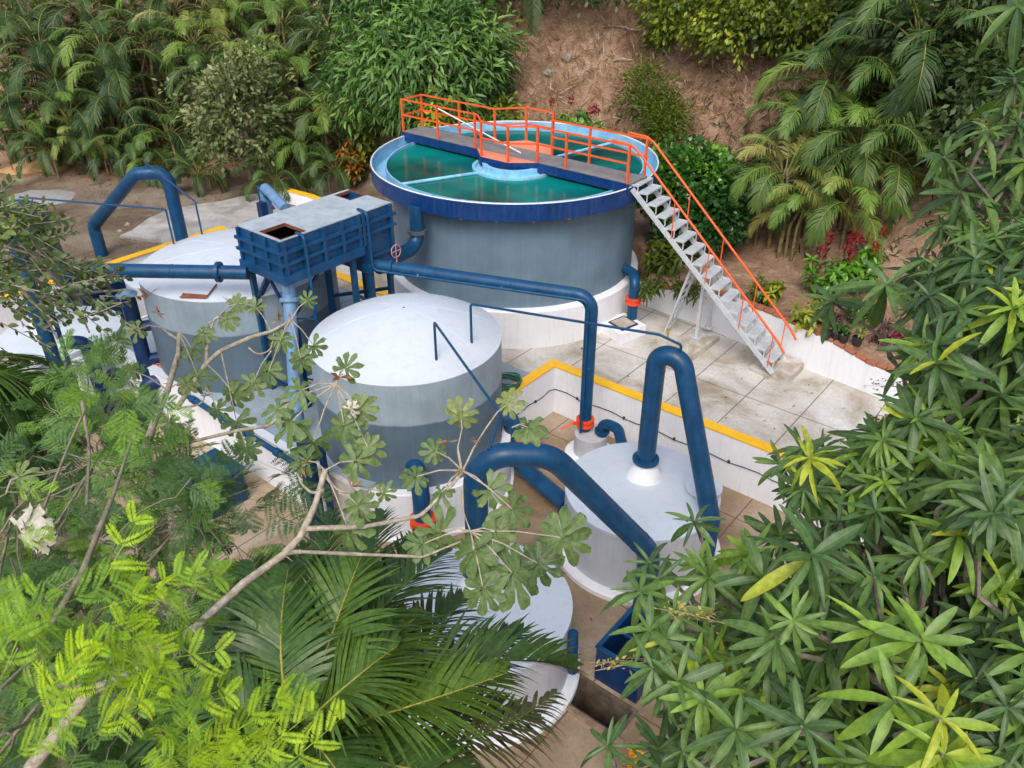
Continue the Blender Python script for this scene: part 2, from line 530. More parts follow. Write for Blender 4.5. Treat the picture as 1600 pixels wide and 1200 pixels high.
# ================================================================== GROUND
BC = np.array([-1.3, 12.7])
_arc = [(0.06 + 3.42 * math.cos(R(a)), 19.26 + 3.42 * math.sin(R(a))) for a in range(-12, 141, 8)]
def _w2(u, v): q = W(u, v); return (q.x, q.y)
BOUND = [_w2(-21.85, 3.3), _w2(-21.85, 12.75), (-8.0, 26.0), (-6.6, 25.4)] + _arc[::-1] + [(3.9, 18.0), (4.6, 17.3), (5.68, 16.2), (6.66, 15.2), (7.4, 14.4), (12.4, 9.1), _w2(4.3, 3.3)]
def bound_r(th):
    d = np.array([math.cos(th), math.sin(th)]); best = 0
    n = len(BOUND)
    for i in range(n):
        a = np.array(BOUND[i]) - BC; b = np.array(BOUND[(i + 1) % n]) - BC
        e = b - a
        den = d[0] * e[1] - d[1] * e[0]
        if abs(den) < 1e-9: continue
        t = (a[0] * e[1] - a[1] * e[0]) / den
        q = (a[0] * d[1] - a[1] * d[0]) / den
        if t > 0 and -1e-6 <= q <= 1 + 1e-6: best = max(best, t)
    return best
def build_ground():
    NA = 560
    ths = np.sort(np.concatenate([np.linspace(-math.pi, math.pi, NA, endpoint=False), [math.atan2(b[1] - BC[1], b[0] - BC[0]) for b in BOUND]]))
    rb = np.array([bound_r(t) for t in ths])
    ss = np.concatenate([[0, 0.001], np.cumsum(np.concatenate([np.full(60, 0.22), np.linspace(0.25, 1.2, 30), np.linspace(1.5, 12, 18)]))])
    n = len(ths)
    V = []
    for j, s in enumerate(ss):
        x = BC[0] + (rb + s) * np.cos(ths); y = BC[1] + (rb + s) * np.sin(ths)
        z = hgt(x, y)
        if j == 0: z = np.minimum(z, -1.6)
        V.append(np.stack([x, y, z], -1))
    V = np.concatenate(V)
    F = []
    for j in range(len(ss) - 1):
        i = np.arange(n); i2 = (i + 1) % n
        F.append(np.stack([j * n + i, j * n + i2, (j + 1) * n + i2, (j + 1) * n + i], -1)[:, ::-1])
    m, nn, p = _nodes('ground_earth')
    co = _objco(nn)
    za = nn.nodes.new('ShaderNodeAttribute'); za.attribute_name = 'tint'
    a = _noise(nn, 0.55, 8, 0.65, co, 0.4)
    dirt = _ramp(nn, [(0.32, (0.13, 0.095, 0.062)), (0.47, (0.27, 0.205, 0.14)), (0.62, (0.40, 0.33, 0.245)), (0.8, (0.50, 0.43, 0.34))])
    nn.links.new(a.outputs['Fac'], dirt.inputs[0])
    g = _noise(nn, 16, 6, 0.75, co)
    gr = _ramp(nn, [(0.3, (0.62, 0.62, 0.62)), (0.7, (1.2, 1.2, 1.2))])
    nn.links.new(g.outputs['Fac'], gr.inputs[0])
    d2 = _mix(nn, 1.0, dirt.outputs[0], gr.outputs[0], 'MULTIPLY')
    h = _noise(nn, 1.1, 8, 0.72, co, 1.2)
    hill = _ramp(nn, [(0.28, (0.17, 0.10, 0.065)), (0.42, (0.31, 0.20, 0.135)), (0.58, (0.45, 0.315, 0.225)), (0.72, (0.58, 0.47, 0.37))])
    nn.links.new(h.outputs['Fac'], hill.inputs[0])
    h2 = _noise(nn, 7, 9, 0.85, _map(nn, co, (1, 2.2, 2.2)), 2.0)
    hr = _ramp(nn, [(0.36, (0.42, 0.40, 0.38)), (0.60, (1.7, 1.6, 1.5))])
    nn.links.new(h2.outputs['Fac'], hr.inputs[0])
    hc = _mix(nn, 1.0, hill.outputs[0], hr.outputs[0], 'MULTIPLY')
    c = _mix(nn, za.outputs['Fac'], d2, hc)
    nn.links.new(c, p.inputs['Base Color'])
    p.inputs['Roughness'].default_value = 0.95
    p.inputs['Specular IOR Level'].default_value = 0.15
    _bump(nn, p, h2.outputs['Fac'], 0.8, 0.15)
    x, y = V[:, 0], V[:, 1]
    zone = np.clip(_sm(y, 27.2, 30.0) + _sm(x, -3.5, -1.5) * (y > 8), 0, 1)
    o = npmesh('ground', V, np.concatenate(F), m, tint=zone)
    tag(o, 'bare brown earth running from the dirt yard up the hillside', 'ground', kind='structure')
build_ground()

def yardobj(name, mb_uv, mat, parent=None, kind='structure'):
    """sheet whose own axes follow the yard (vertices given as u, v, z)"""
    o = obj(name, mb_uv, mat, parent)
    o.rotation_euler = (0, 0, AX)
    return o
def tr_uv(x, y): return (x * EU.x + y * EU.y, x * EV.x + y * EV.y)

pat = [(-18.2, 6.85), (-9.0, 6.85), (-9.0, 12.5), (3.2, 12.5)] + [tr_uv(*q) for q in [(12.4, 9.1), (7.35, 14.45), (6.62, 15.2), (5.62, 16.2), (4.55, 17.35), (3.8, 18.05)] + _arc + [(-6.6, 25.4), (-8.0, 26.0)]] + [(-18.2, 14.6)]
yardobj('patio', MB().prism(pat, -1.4, 0.0), M['patio'])
tag(bpy.data.objects['patio'], 'bleached concrete patio slabs beside the sunken yard', 'patio', kind='structure')
# painted deck between the two settling tanks, a sheet laid on the patio
yardobj('platform_deck', MB().prism([(-18.15, 6.95), (-8.98, 6.95), (-8.98, 11.9), (-13.4, 11.9), (-15.2, 12.2), (-18.15, 12.2)], 0.0, 0.006), M['platform'])
tag(bpy.data.objects['platform_deck'], 'grey blue painted deck under the two domed tanks', 'deck', kind='structure')
# sunken floor, with the open sump left out
SU0, SU1, SV0, SV1 = -4.35, -3.3, 6.38, 6.96
pf = MB()
def uvsheet(mb, u0, u1, v0, v1, z, t=0.3):
    return mb.prism([(u0, v0), (u1, v0), (u1, v1), (u0, v1)], z - t, z)
pf.prism([(-21.7, 2.6), (SU0, 2.6), (SU0, 12.6), (-21.7, 12.6)], PIT - .3, PIT)
pf.prism([(SU0, 2.6), (SU1, 2.6), (SU1, SV0), (SU0, SV0)], PIT - .3, PIT)
pf.prism([(SU0, SV1), (SU1, SV1), (SU1, 12.6), (SU0, 12.6)], PIT - .3, PIT)
pf.prism([(SU1, 2.6), (4.2, 2.6), (4.2, 12.6), (SU1, 12.6)], PIT - .3, PIT)
yardobj('pit_floor', pf, M['pit_floor'])
tag(bpy.data.objects['pit_floor'], 'damp tan concrete floor of the sunken yard', 'floor', kind='structure')
sp = thing('sump', 'open dark sump with timber edge in the sunken floor by the blue trough', 'sump', W((SU0 + SU1) / 2, (SV0 + SV1) / 2, PIT))
b = MB()
for (a0, a1, b0, b1) in ((SU0, SU0 + .06, SV0, SV1), (SU1 - .06, SU1, SV0, SV1), (SU0 + .06, SU1 - .06, SV0, SV0 + .06), (SU0 + .06, SU1 - .06, SV1 - .06, SV1)):
    b.ubox(a0, a1, b0, b1, PIT - 1.3, PIT - .004)
b.ubox(SU0, SU1, SV0, SV1, PIT - 1.36, PIT - 1.3)
obj('shaft', b, bark('sump_wall', (0.06, 0.045, 0.03), (0.16, 0.12, 0.085), 5), sp)
tim = bark('old_timber', (0.16, 0.10, 0.06), (0.32, 0.23, 0.15), 10)
obj('edge_board', MB().ubox(SU0 - .09, SU1 + .1, SV0 - .09, SV0 + .01, PIT + .003, PIT + .05, .008), tim, sp)
obj('edge_board', MB().ubox(SU0 - .08, SU0 + .01, SV0 + .015, SV1 - .4, PIT + .003, PIT + .045, .008), tim, sp)

# concrete apron lying on the dirt behind the left tanks
def draped(poly_px, lift, mat, name, label, cat, z0=0.12, kind=None, n=24, th=0.05):
    P = [on(px, py, z0) for px, py in poly_px]
    mb = MB()
    top = [(p.x, p.y, H1(p.x, p.y) + lift) for p in P]
    k = len(top)
    c = sum((Vector(t) for t in top), Vector()) / k
    c.z = H1(c.x, c.y) + lift
    mb.add([tuple(c)] + top + [(t[0], t[1], t[2] - .4) for t in top], [(0, 1 + (i + 1) % k, 1 + i) for i in range(k)][:] + [(1 + i, 1 + (i + 1) % k, 1 + k + (i + 1) % k, 1 + k + i) for i in range(k)])
    o = obj(name, mb, mat, None, None)
    tag(o, label, cat, kind=kind)
    return o
draped([(186, 366), (205, 358), (232, 338), (262, 325), (310, 317), (345, 312), (392, 300), (440, 300), (452, 330), (430, 352), (330, 372), (282, 381), (235, 372)], .07, M['slab'], 'concrete_apron', 'rough grey concrete apron poured over the dirt behind the domed tank', 'apron', kind='structure')

# ================================================================== WALLS
def chain_wall(mb, pts, th, z0, z1s, off=0):
    """straight runs of wall of thickness th standing outside (left of) the polyline"""
    for i in range(len(pts) - 1):
        a, c = Vector(pts[i]), Vector(pts[i + 1])
        d = (c - a).normalized(); nrm = Vector((-d.y, d.x, 0))
        za, zc = z1s[i], z1s[i + 1]
        q = [a + nrm * off, c + nrm * off, c + nrm * (off + th), a + nrm * (off + th)]
        mb.add([(p.x, p.y, z0) for p in q] + [(q[0].x, q[0].y, za), (q[1].x, q[1].y, zc), (q[2].x, q[2].y, zc), (q[3].x, q[3].y, za)],
               [(3, 2, 1, 0), (4, 5, 6, 7), (0, 1, 5, 4), (1, 2, 6, 5), (2, 3, 7, 6), (3, 0, 4, 7)])
    return mb
# near wall of the sunken yard (white, yellow edge) - two runs meeting at the inner corner
pw = thing('pit_wall', 'white wall of the sunken yard with bright yellow top edge, in front of the patio', 'wall', W(-9, 12.5, PIT))
b = MB()
b.ubox(-9.06, -9.0, 8.0, 12.5, PIT, 0.045)
b.ubox(-9.06, 3.2, 12.5, 12.56, PIT, 0.045)
# (thin white rendering proud of the slab edge)
obj('rendering', MB().ubox(-9.0, -8.94, 8.0, 12.436, PIT, 0.03).ubox(-9.0, 3.2, 12.44, 12.5, PIT, 0.03), M['white_wall'], pw)
obj('yellow_edge', MB().ubox(-9.16, -8.93, 8.0, 12.43, 0.004, 0.05, .006).ubox(-9.16, 3.2, 12.43, 12.66, 0.0045, 0.051, .006), M['yellow'], pw)
cb = MB()
cpts = [W(-8.925, 8.5 + .25 * i, PIT + .62 + .03 * math.sin(i * 2.2)) for i in range(16)] + [W(-8.9 + .3 * i, 12.425, PIT + .62 + .025 * math.sin(i * 1.7)) for i in range(0, 36)]
cb.tube(cpts, 0.009, 6)
clips = []
for i in range(1, 16, 4): clips.append(MB().box(W(-8.925, 8.5 + .25 * i, PIT + .62), .05, .045, .06, (EU, EV, EZ), .008))
for i in range(2, 36, 4): clips.append(MB().box(W(-8.9 + .3 * i, 12.425, PIT + .62), .045, .05, .06, (EU, EV, EZ), .008))
ca = obj('wall_cable', cb, M['cable']); tag(ca, 'thin dark cable clipped along the white sunken wall', 'cable')
for cl in clips: obj('cable_clip', cl, M['cable'], ca)
# far wall of the left sunken yard
pw2 = thing('pit_wall', 'white wall with yellow top edge behind the left domed tank', 'wall', W(-18, 12.5, 0))
obj('rendering', MB().ubox(-21.7, -14.35, 12.5, 12.7, PIT, 0.05).ubox(-21.9, -21.7, 3.3, 12.7, PIT, 0.05), M['white_wall'], pw2)
obj('yellow_edge', MB().ubox(-21.7, -14.4, 12.47, 12.73, 0.053, 0.09, .006).ubox(-21.93, -21.67, 3.3, 12.73, 0.054, 0.092, .006), M['yellow'], pw2)
# front wall of the raised deck
pl = thing('platform_wall', 'low white wall holding the grey deck above the sunken floor', 'wall', W(-14, 6.85, PIT))
obj('rendering', MB().ubox(-18.2, -10.6, 6.79, 6.85, PIT, -0.01).ubox(-18.26, -18.2, 6.79, 12.4, PIT, -0.01), M['white_wall'], pl)
obj('top_edge', MB().ubox(-18.26, -10.6, 6.77, 6.95, -0.006, 0.03, .006), M['white_roof'], pl)
# retaining wall of the planted bank
rw = thing('retaining_wall', 'long white retaining wall with brick edge holding the planted bank', 'wall', (5.5, 16.1, 0))
rp = [(12.2, 9.05, 0), (7.25, 14.38, 0), (6.55, 15.1, 0), (5.55, 16.12, 0), (4.5, 17.27, 0), (3.75, 17.95, 0), (3.2, 18.5, 0), (2.95, 19.0, 0)]
rz = [.5, .64, .86, .95, .92, .62, .5, .45]
obj('rendering', chain_wall(MB(), [Vector(q) for q in rp], .2, -.2, rz, -.2), M['white_wall'], rw)
bk = MB(); rng = random.Random(4)
for i in range(0, len(rp) - 2):
    a, c = Vector(rp[i]), Vector(rp[i + 1])
    L = (c - a).length; d = (c - a) / L; nb = max(1, int(L / .21)); nn_ = Vector((-d.y, d.x, 0))
    for k in range(nb):
        t = (k + .5) / nb
        z = rz[i] + (rz[i + 1] - rz[i]) * t
        q = a + (c - a) * t - nn_ * (.09 + rng.uniform(-.012, .012))
        ang = rng.uniform(-.06, .06)
        d2 = (d * math.cos(ang) + nn_ * math.sin(ang) + EZ * (rz[i + 1] - rz[i]) / L).normalized()
        bk.box((q.x, q.y, z + .035), L / nb * .93, .19, .066, (d2, d2.cross(EZ).normalized() * -1, EZ), .012)
obj('brick_edge', bk, M['terracotta'], rw)
# curved kerb at the back of the patio
kb = thing('garden_kerb', 'low white kerb with yellow top at the back of the patio behind the blue chamber', 'kerb', (-7, 25.7, 0))
kp = [Vector((-8.3, 26.1, 0)), Vector((-7.5, 26.05, 0)), Vector((-6.6, 25.45, 0)), Vector((-5.2, 24.1, 0)), Vector((-4.0, 22.9, 0))]
obj('rendering', chain_wall(MB(), kp, .18, -.2, [.42] * 5), M['white_wall'], kb)
obj('yellow_edge', chain_wall(MB(), kp, .22, .424, [.46] * 5, -.02), M['yellow'], kb)

# ================================================================== CLARIFIER
CX, CY = 0.06, 19.26
CC = Vector((CX, CY, 0))
t = thing('clarifier_tank', 'large round grey water clarifier tank with royal blue rim and open green water', 'tank', CC)
obj('tank_wall', MB().lathe(CC, [(2.95, .93), (2.95, 3.3)], 128), M['clarifier_wall'], t, 30)
obj('base_skirt', MB().lathe(CC, [(3.13, 0), (3.13, .90), (3.10, .93), (2.94, .94)], 128), M['white_wall'], t, 30)
obj('rim_band', MB().lathe(CC, [(2.94, 3.12), (3.40, 3.12), (3.40, 3.49)], 128), M['band_blue'], t, 30)
obj('overflow_channel', MB().lathe(CC, [(3.40, 3.4905), (3.36, 3.4905), (3.35, 3.17), (3.06, 3.17), (3.06, 3.40), (3.03, 3.40), (3.03, 3.13)], 128), M['launder'], t, 30)
obj('rim_lip', MB().ring(CC + EZ * 3.492, EZ, 3.385, .018, 128, 6), M['pvc'], t, 60)
for i in range(26):
    a = 2 * math.pi * i / 26
    d = Vector((math.cos(a), math.sin(a), 0))
    obj('bracket', MB().bar(CC + d * 2.952 + EZ * 3.06, CC + d * 3.2 + EZ * 3.06, .05, .09), M['grey_wall'], t)
dm = obj('centre_drum', MB().lathe(CC - Vector((0, .36, 0)), [(1.0, 3.05), (1.0, 3.385), (.92, 3.39), (.90, 3.345), (.76, 3.35), (.76, 3.47), (.66, 3.475), (.66, 3.1)], 64), M['sky_blue'], t, 30)
for a in (R(214), R(34)):
    d = Vector((math.cos(a), math.sin(a), 0))
    obj('radial_pipe', MB().tube([CC - Vector((0, .3, 0)) + d * .93 + EZ * 3.36, CC + d * 3.05 + EZ * 3.36], .038, 10), M['sky_blue'], t, 40)
for a in (R(163), R(-20)):
    d = Vector((math.cos(a), math.sin(a), 0))
wm, nn, p = _nodes('clarifier_water')
co = _objco(nn)
a = _noise(nn, .35, 3, .5, co)
sx = nn.nodes.new('ShaderNodeSeparateXYZ'); nn.links.new(co, sx.inputs[0])
rr = _ramp(nn, [(.38, (0.0005, 0.04, 0.036)), (.6, (0.002, 0.185, 0.165))])
nn.links.new(a.outputs['Fac'], rr.inputs[0]); nn.links.new(rr.outputs[0], p.inputs['Base Color'])
p.inputs['Roughness'].default_value = .12
p.inputs['IOR'].default_value = 1.33
p.inputs['Specular IOR Level'].default_value = .25
rp_ = _noise(nn, 5, 3, .5, co)
_bump(nn, p, rp_.outputs['Fac'], .05, .01)
wo = obj('water', MB().disc(CC + EZ * 3.335, 3.03, 96), wm, None, None, (CX, CY, 3.335)); tag(wo, 'still green water filling the open clarifier tank', 'water', kind='structure')

# footbridge over the clarifier
BU0, BU1, BV0, BV1, BZ = -15.55, -8.72, 14.6, 15.33, 3.6
bcu = -12.13
t = thing('footbridge', 'grey footbridge with orange railings crossing the top of the round clarifier', 'footbridge', W(bcu, 14.96, BZ))
dk = MB().ubox(BU0, bcu - .95, BV0 + .02, BV1 - .02, BZ - .03, BZ).ubox(bcu + .95, BU1, BV0 + .02, BV1 - .02, BZ - .03, BZ).ubox(bcu - .95, bcu + .95, BV0 + .02, BV1 - .02, BZ - .03, BZ + .001)
obj('deck_plate', dk, paint('grey_deck_plate', (0.21, 0.205, 0.20), .6, .2, 4, (.1, .09, .08), .4, False), t)
PV0, PV1 = BV0 - .42, BV1 + .62
octf = [(bcu - .85, BV0), (bcu - .38, PV0), (bcu + .42, PV0), (bcu + .95, BV0)]
octb = [(bcu + .85, BV1), (bcu + .42, PV1), (bcu - .4, PV1), (bcu - .9, BV1)]
def uvprism(mb, poly, z0, z1): return mb.prism([(W(*q).x, W(*q).y) for q in poly], z0, z1)
obj('centre_plate', uvprism(uvprism(MB(), [octf[0], octf[1], octf[2], octf[3], (bcu + .95, BV0 + .018), (bcu - .85, BV0 + .018)], BZ - .03, BZ + .004), [(bcu - .9, BV1 - .018), (bcu + .85, BV1 - .018)] + octb, BZ - .03, BZ + .004), M['salmon'], t)
fr = MB()
BD = .2
for poly in ([(BU0, BV0)] + octf + [(BU1, BV0)], [(BU1, BV1)] + octb + [(BU0, BV1)]):
    for q0, q1 in zip(poly[:-1], poly[1:]):
        fr.bar(W(*q0, BZ - BD / 2 - .004), W(*q1, BZ - BD / 2 - .004), .035, BD)
fr.bar(W(BU0, BV0, BZ - BD / 2 - .005), W(BU0, BV1, BZ - BD / 2 - .005), .03, BD - .01)
obj('side_beam', fr, M['band_blue'], t)
def railing(path, posts, h=.8, mid=.42, post_w=.045, name='railing'):
    mb = MB()
    P = [W(*q, BZ) for q in path]
    for q0, q1 in zip(P[:-1], P[1:]):
        for z in (h, mid): mb.bar(q0 + EZ * z, q1 + EZ * z, .034, .034)
    for q in posts:
        mb.bar(W(*q, BZ - .02), W(*q, BZ + h + .014), post_w, post_w, EU)
    return mb
fpath = [(BU0 + .03, BV0 + .02)] + [(octf[0][0], BV0 + .02), (octf[1][0], PV0 + .03), (octf[2][0], PV0 + .03), (octf[3][0], BV0 + .02)] + [(BU1 - .05, BV0 + .02)]
fposts = [fpath[0], (BU0 + 1.25, BV0 + .02), (octf[0][0] - .08, BV0 + .02), fpath[2], fpath[3], fpath[4], (bcu + 1.75, BV0 + .02), fpath[5]]
obj('railing', railing(fpath, fposts), M['orange'], t)
bpath = [(BU0 + .03, BV1 - .02), (octb[3][0], BV1 - .02), (octb[2][0], PV1 - .03), (octb[1][0], PV1 - .03), (octb[0][0], BV1 - .02), (BU1 + .02, BV1 - .02)]
bposts = [bpath[0], (BU0 + 1.35, BV1 - .02), bpath[1], bpath[2], bpath[3], bpath[4], (bcu + 1.9, BV1 - .02), (BU1 - .05, BV1 - .02)]
obj('railing', railing(bpath, bposts), M['orange'], t)
for hz in (.79, .41): obj('end_rail', MB().bar(W(BU0 + .03, BV0 + .02, BZ + hz), W(BU0 + .03, BV1 - .02, BZ + hz), .034, .034), M['orange'], t)
po = obj('cleaning_pole', MB().tube([W(BU0 + .45, BV1 - .1, BZ + .62), W(bcu + .25, BV0 + .30, BZ + .03)], .018, 8), M['pvc'], None, 40, W(BU0 + .45, BV1 - .1, BZ + .6))
tag(po, 'long white pole leaning on the orange bridge railing', 'pole')

# ================================================================== STAIRCASE
A = Vector((2.57, 16.93, 3.56)); B = Vector((5.55, 14.80, .2))
sdir = (B - A); shor = Vector((sdir.x, sdir.y, 0)).normalized(); sper = Vector((-shor.y, shor.x, 0))
SWd = .70
t = thing('steel_staircase', 'long galvanised staircase with orange handrails climbing to the clarifier bridge', 'staircase', B)
for k in (0, 1):
    o_ = sper * (.0 if k == 0 else SWd)
    dn = (B - A).normalized()
    obj('stringer', MB().bar(A + o_ - EZ * .1, B + o_ - EZ * .06, .05, .10), M['steel'], t)
NT = 16
for i in range(NT):
    f = i / (NT - .35)
    q = A + sdir * f + sper * (SWd / 2)
    z = q.z + (-.02 if i == 0 else .06)
    tr = MB()
    run = Vector((sdir.x, sdir.y, 0)).length / (NT - .35)
    dep = run * .98
    c = Vector((q.x, q.y, z)) + shor * (dep * .1)
    # grating tread: edge frame and close bars
    tr.box(c + sper * (SWd / 2 - .02) , dep, .03, .035, (shor, sper, EZ))
    tr.box(c - sper * (SWd / 2 - .02), dep, .03, .035, (shor, sper, EZ))
    tr.box(c + shor * (dep / 2 - .015), .03, SWd - .071, .035, (shor, sper, EZ))
    tr.box(c - shor * (dep / 2 - .015), .03, SWd - .071, .035, (shor, sper, EZ))
    for k in range(9):
        tr.box(c + shor * ((k - 4) / 9 * (dep - .05)) - EZ * .004, .018, SWd - .072, .018, (shor, sper, EZ))
    for sg in (-1, 1):
        e = c + sper * sg * (SWd / 2 - .02) - shor * (dep * .45)
        tr.bar(e + EZ * .0, e - EZ * .2 + shor * .0, .02, .02, EU)
        e = c + sper * sg * (SWd / 2 - .02) + shor * (dep * .45)
        tr.bar(e + EZ * .0, e - EZ * .17, .02, .02, EU)
    obj('tread', tr, M['steel'], t)
def handrail(off, lead):
    mb = MB()
    a = A + off + EZ * .80; b_ = B + off + EZ * .70
    top = [a - shor * .55 + EZ * .06, a - shor * .1 + EZ * .03, a + sdir * .02, b_, b_ + shor * .16 - EZ * .22]
    mb.tube(fillet(top, .12, 4), .026, 10)
    for f in (.28, .52, .76, .965):
        q = A + off + sdir * f
        mb.tube([q - EZ * .05, q + EZ * (.80 - .1 * f)], .013, 8)
    return mb
obj('handrail', handrail(sper * .0 - sper * .02, .5), M['orange'], t, 40)
obj('handrail', handrail(sper * (SWd + .02), .5), M['orange'], t, 40)
# supports under the middle of the flight
def lattice(a, b_, w_, n, mb, side):
    for s_ in (-1, 1): mb.bar(a + side * s_ * w_ / 2, b_ + side * s_ * w_ / 2, .05, .05, side)
    for i in range(n):
        f0 = (i + .5) / n
        q0 = a + (b_ - a) * f0
        mb.bar(q0 - side * (w_ / 2 - .025), q0 + side * (w_ / 2 - .025), .03, .03)
    return mb
top = A + sdir * .42 + sper * .35
obj('lattice_leg', lattice(Vector((3.72, 17.06, 0)), top + EZ * (-.12) - shor * .02, .42, 9, MB(), (Vector((3.89, 17.29, 0)) - Vector((3.57, 16.84, 0))).normalized()), M['steel'], t)
for (q, f, s_) in (((4.24, 16.40, .14), .50, 0.03), ((4.60, 16.88, .14), .52, .67)):
    e = A + sdir * f + sper * s_
    obj('support_leg', MB().bar(Vector(q), Vector((q[0], q[1], e.z - .1)), .07, .07, EU).bar(Vector(q) + EZ * .006, Vector(q) + EZ * .018, .2, .2, EU), M['steel'], t)
pd = obj('concrete_pad', MB().prism([(on(*q, .14).x, on(*q, .14).y) for q in [(1040, 540), (1080, 557), (1125, 525), (1082, 513)]], .004, .14), M['pad'], None, None, (4.1, 16.2, 0))
tag(pd, 'square concrete pad under the staircase support legs', 'pad')
pd = thing('concrete_pad', 'stepped concrete pad at the foot of the steel staircase', 'pad', (5.7, 14.9, 0))
obj('upper_block', MB().prism([(on(*q, .18).x, on(*q, .18).y) for q in [(1203, 578), (1232, 592), (1257, 567), (1228, 553)]], .004, .18), M['pad'], pd)
obj('lower_block', MB().prism([(on(*q, .08).x, on(*q, .08).y) for q in [(1171, 573), (1201, 588), (1205, 580), (1225, 560), (1200, 552)]], .004, .08), M['pad'], pd)

# ================================================================== FILTER TANKS (four of one make)
def pipe_flange(mb, c, ax, r, wd=.05):
    ax = Vector(ax).normalized(); c = Vector(c)
    mb.tube([c - ax * wd / 2, c + ax * wd / 2], r, 24)
    x = ax.cross(EZ if abs(ax.z) < .9 else Vector((1, 0, 0))).normalized(); y = ax.cross(x)
    for k in range(10):
        a = 2 * math.pi * k / 10
        q = c + (x * math.cos(a) + y * math.sin(a)) * r * .86
        mb.tube([q - ax * (wd / 2 + .015), q + ax * (wd / 2 + .015)], r * .07, 6)
    return mb
def filter_tank(label, c, ztop, r, riser, lid=None):
    c = Vector(c); cz = Vector((c.x, c.y, 0))
    t = thing('filter_tank', label, 'tank', (c.x, c.y, PIT), 'small round filter tanks with white roofs')
    obj('base_slab', MB().lathe(cz, [(r - .02, PIT + .002), (r + .17, PIT + .002), (r + .17, PIT + .09), (r + .14, PIT + .12), (r - .02, PIT + .12)], 72), M['white_wall'], t, 40)
    obj('tank_wall', MB().lathe(cz, [(r, PIT + .1), (r, ztop - .015)], 72), M['grey_wall'], t, 30)
    obj('roof', MB().lathe(cz, [(r + .004, ztop - .06), (r + .008, ztop - .006), (r - .01, ztop), (r * .5, ztop + .05), (.02, ztop + .09)], 72), M['white_roof'], t, 40)
    rz_ = Vector((riser[0], riser[1], 0))
    obj('neck', MB().lathe(rz_, [(.33, ztop + .045), (.185, ztop + .36), (.0, ztop + .36)], 32), M['lid_grey' if False else 'white_wall'], t, 40)
    if lid is not None:
        ld = obj('manhole', MB().lathe(Vector((lid[0], lid[1], 0)), [(.24, ztop - .1), (.24, ztop + .10), (.31, ztop + .10), (.31, ztop + .14), (.0, ztop + .15)], 32), M['white_roof'], t, 40)
    return t
RT, BT_, LT, T4 = (2.24, 10.93), (-.43, 8.32), (-10.5, 16.7), (-9.0, 20.2)
filter_tank('small white roofed filter tank right of the yellow edged wall, manhole on its rim', RT, .17, 1.32, (2.3, 11.17), (on(1100, 760, .3).x, on(1100, 760, .3).y))
filter_tank('nearest white roofed filter tank, half behind the foreground palm', BT_, .17, 1.30, (-.49, 8.55))
filter_tank('leftmost white roofed filter tank, cut by the picture edge', LT, .17, 1.30, (-10.9, 16.75))
filter_tank('white roofed filter tank mostly hidden behind the left domed tank', T4, .17, 1.36, (-8.84, 20.5))

def siphon(label, P, r, flz, bend=.34):
    t = thing('siphon_pipe', label, 'pipe', (P[0][0], P[0][1], flz), 'inverted U pipes of the filter tanks')
    obj('pipe', MB().tube(fillet([Vector(q) for q in P], bend, 10), r, 22), M['pipe_blue'], t, 40)
    fl = pipe_flange(MB(), (P[0][0], P[0][1], flz), EZ, r * 1.45, .06)
    obj('flange', fl, M['pipe_blue'], t, 30)
    for k in (1, 2, 3):
        pa, pb, pc = Vector(P[k - 1]), Vector(P[k]), Vector(P[k + 1]) if k + 1 < len(P) else None
        d = (pb - pa).normalized()
        if (pb - pa).length > .9:
            wq = pb - d * .30
            obj('weld_seam', MB().ring(wq, d, r - .001, .008, 24, 6), M['pipe_blue'], t, 60)
    return t
Q = on(1110, 815, .15)
siphon('tall blue inverted U pipe rising from the filter tank by the yellow wall', [(2.3, 11.17, .3), (2.3, 11.17, 2.68), (2.66, 10.98, 2.70), (Q.x, Q.y, .2), (Q.x, Q.y, -.95)], .158, .60)
siphon('thick blue inverted U pipe in the foreground slanting over the nearest filter tank', [(-.49, 8.55, .3), (-.49, 8.55, 2.66), tuple(on(862, 712, 2.56)), tuple(on(1015, 862, .62)), (2.02, 8.80, -.55)], .166, .60, .55)
LR = (-10.9, 16.75)
LQ = on(88, 395, .9)
siphon('blue inverted U pipe half hidden by leaves on the leftmost filter tank', [(*LR, .3), (*LR, zat(LR, 322)), tuple(on(60, 325, zat(LR, 322) - .1)), tuple(LQ), (LQ.x, LQ.y, -.9)], .165, .62)
T4R = (-8.84, 20.5)
z4 = zat(T4R, 268)
a3 = on(150, 350, .75)
siphon('blue inverted U pipe standing before the dirt yard behind the left domed tank', [(*T4R, .3), (*T4R, z4), tuple(on(212, 272, z4 - .05)), tuple(on(146, 352, .9)), (on(146, 352, .9).x + .0, on(146, 352, .9).y, -.8)], .17, .62)

# vent lines: a thin post on each domed roof, a rod to the top of a siphon
def vent(label, pts, r=.022):
    o = obj('vent_line', MB().tube(fillet([Vector(q) for q in pts], .05, 3), r, 8), M['pipe_blue'], None, 40, pts[0])
    tag(o, label, 'pipe', 'thin vent pipes between domed roofs and siphons')
    return o
p1 = on(737, 538, 2.22); p2 = on(682, 566, 2.2)
e1 = (2.62, 10.98, 2.94)
vent('thin blue vent pipe from the white dome to the tall right siphon', [p1, (p1.x, p1.y, zat(p1, 475)), (2.3, 11.17, 3.02), e1, (e1[0], e1[1], 2.78)])
vent('thin blue vent pipe slanting from the white dome to the foreground siphon', [p2, (p2.x, p2.y, zat(p2, 503)), on(782, 648, 2.95), (-.3, 8.55, 2.72)])
tp = obj('brass_tap', MB().tube([(2.42, 11.09, 3.02), (2.42, 11.09, 3.14)], .016, 8).bar((2.38, 11.09, 3.15), (2.46, 11.09, 3.15), .02, .02), M['brass'], bpy.data.objects['vent_line'], 40)
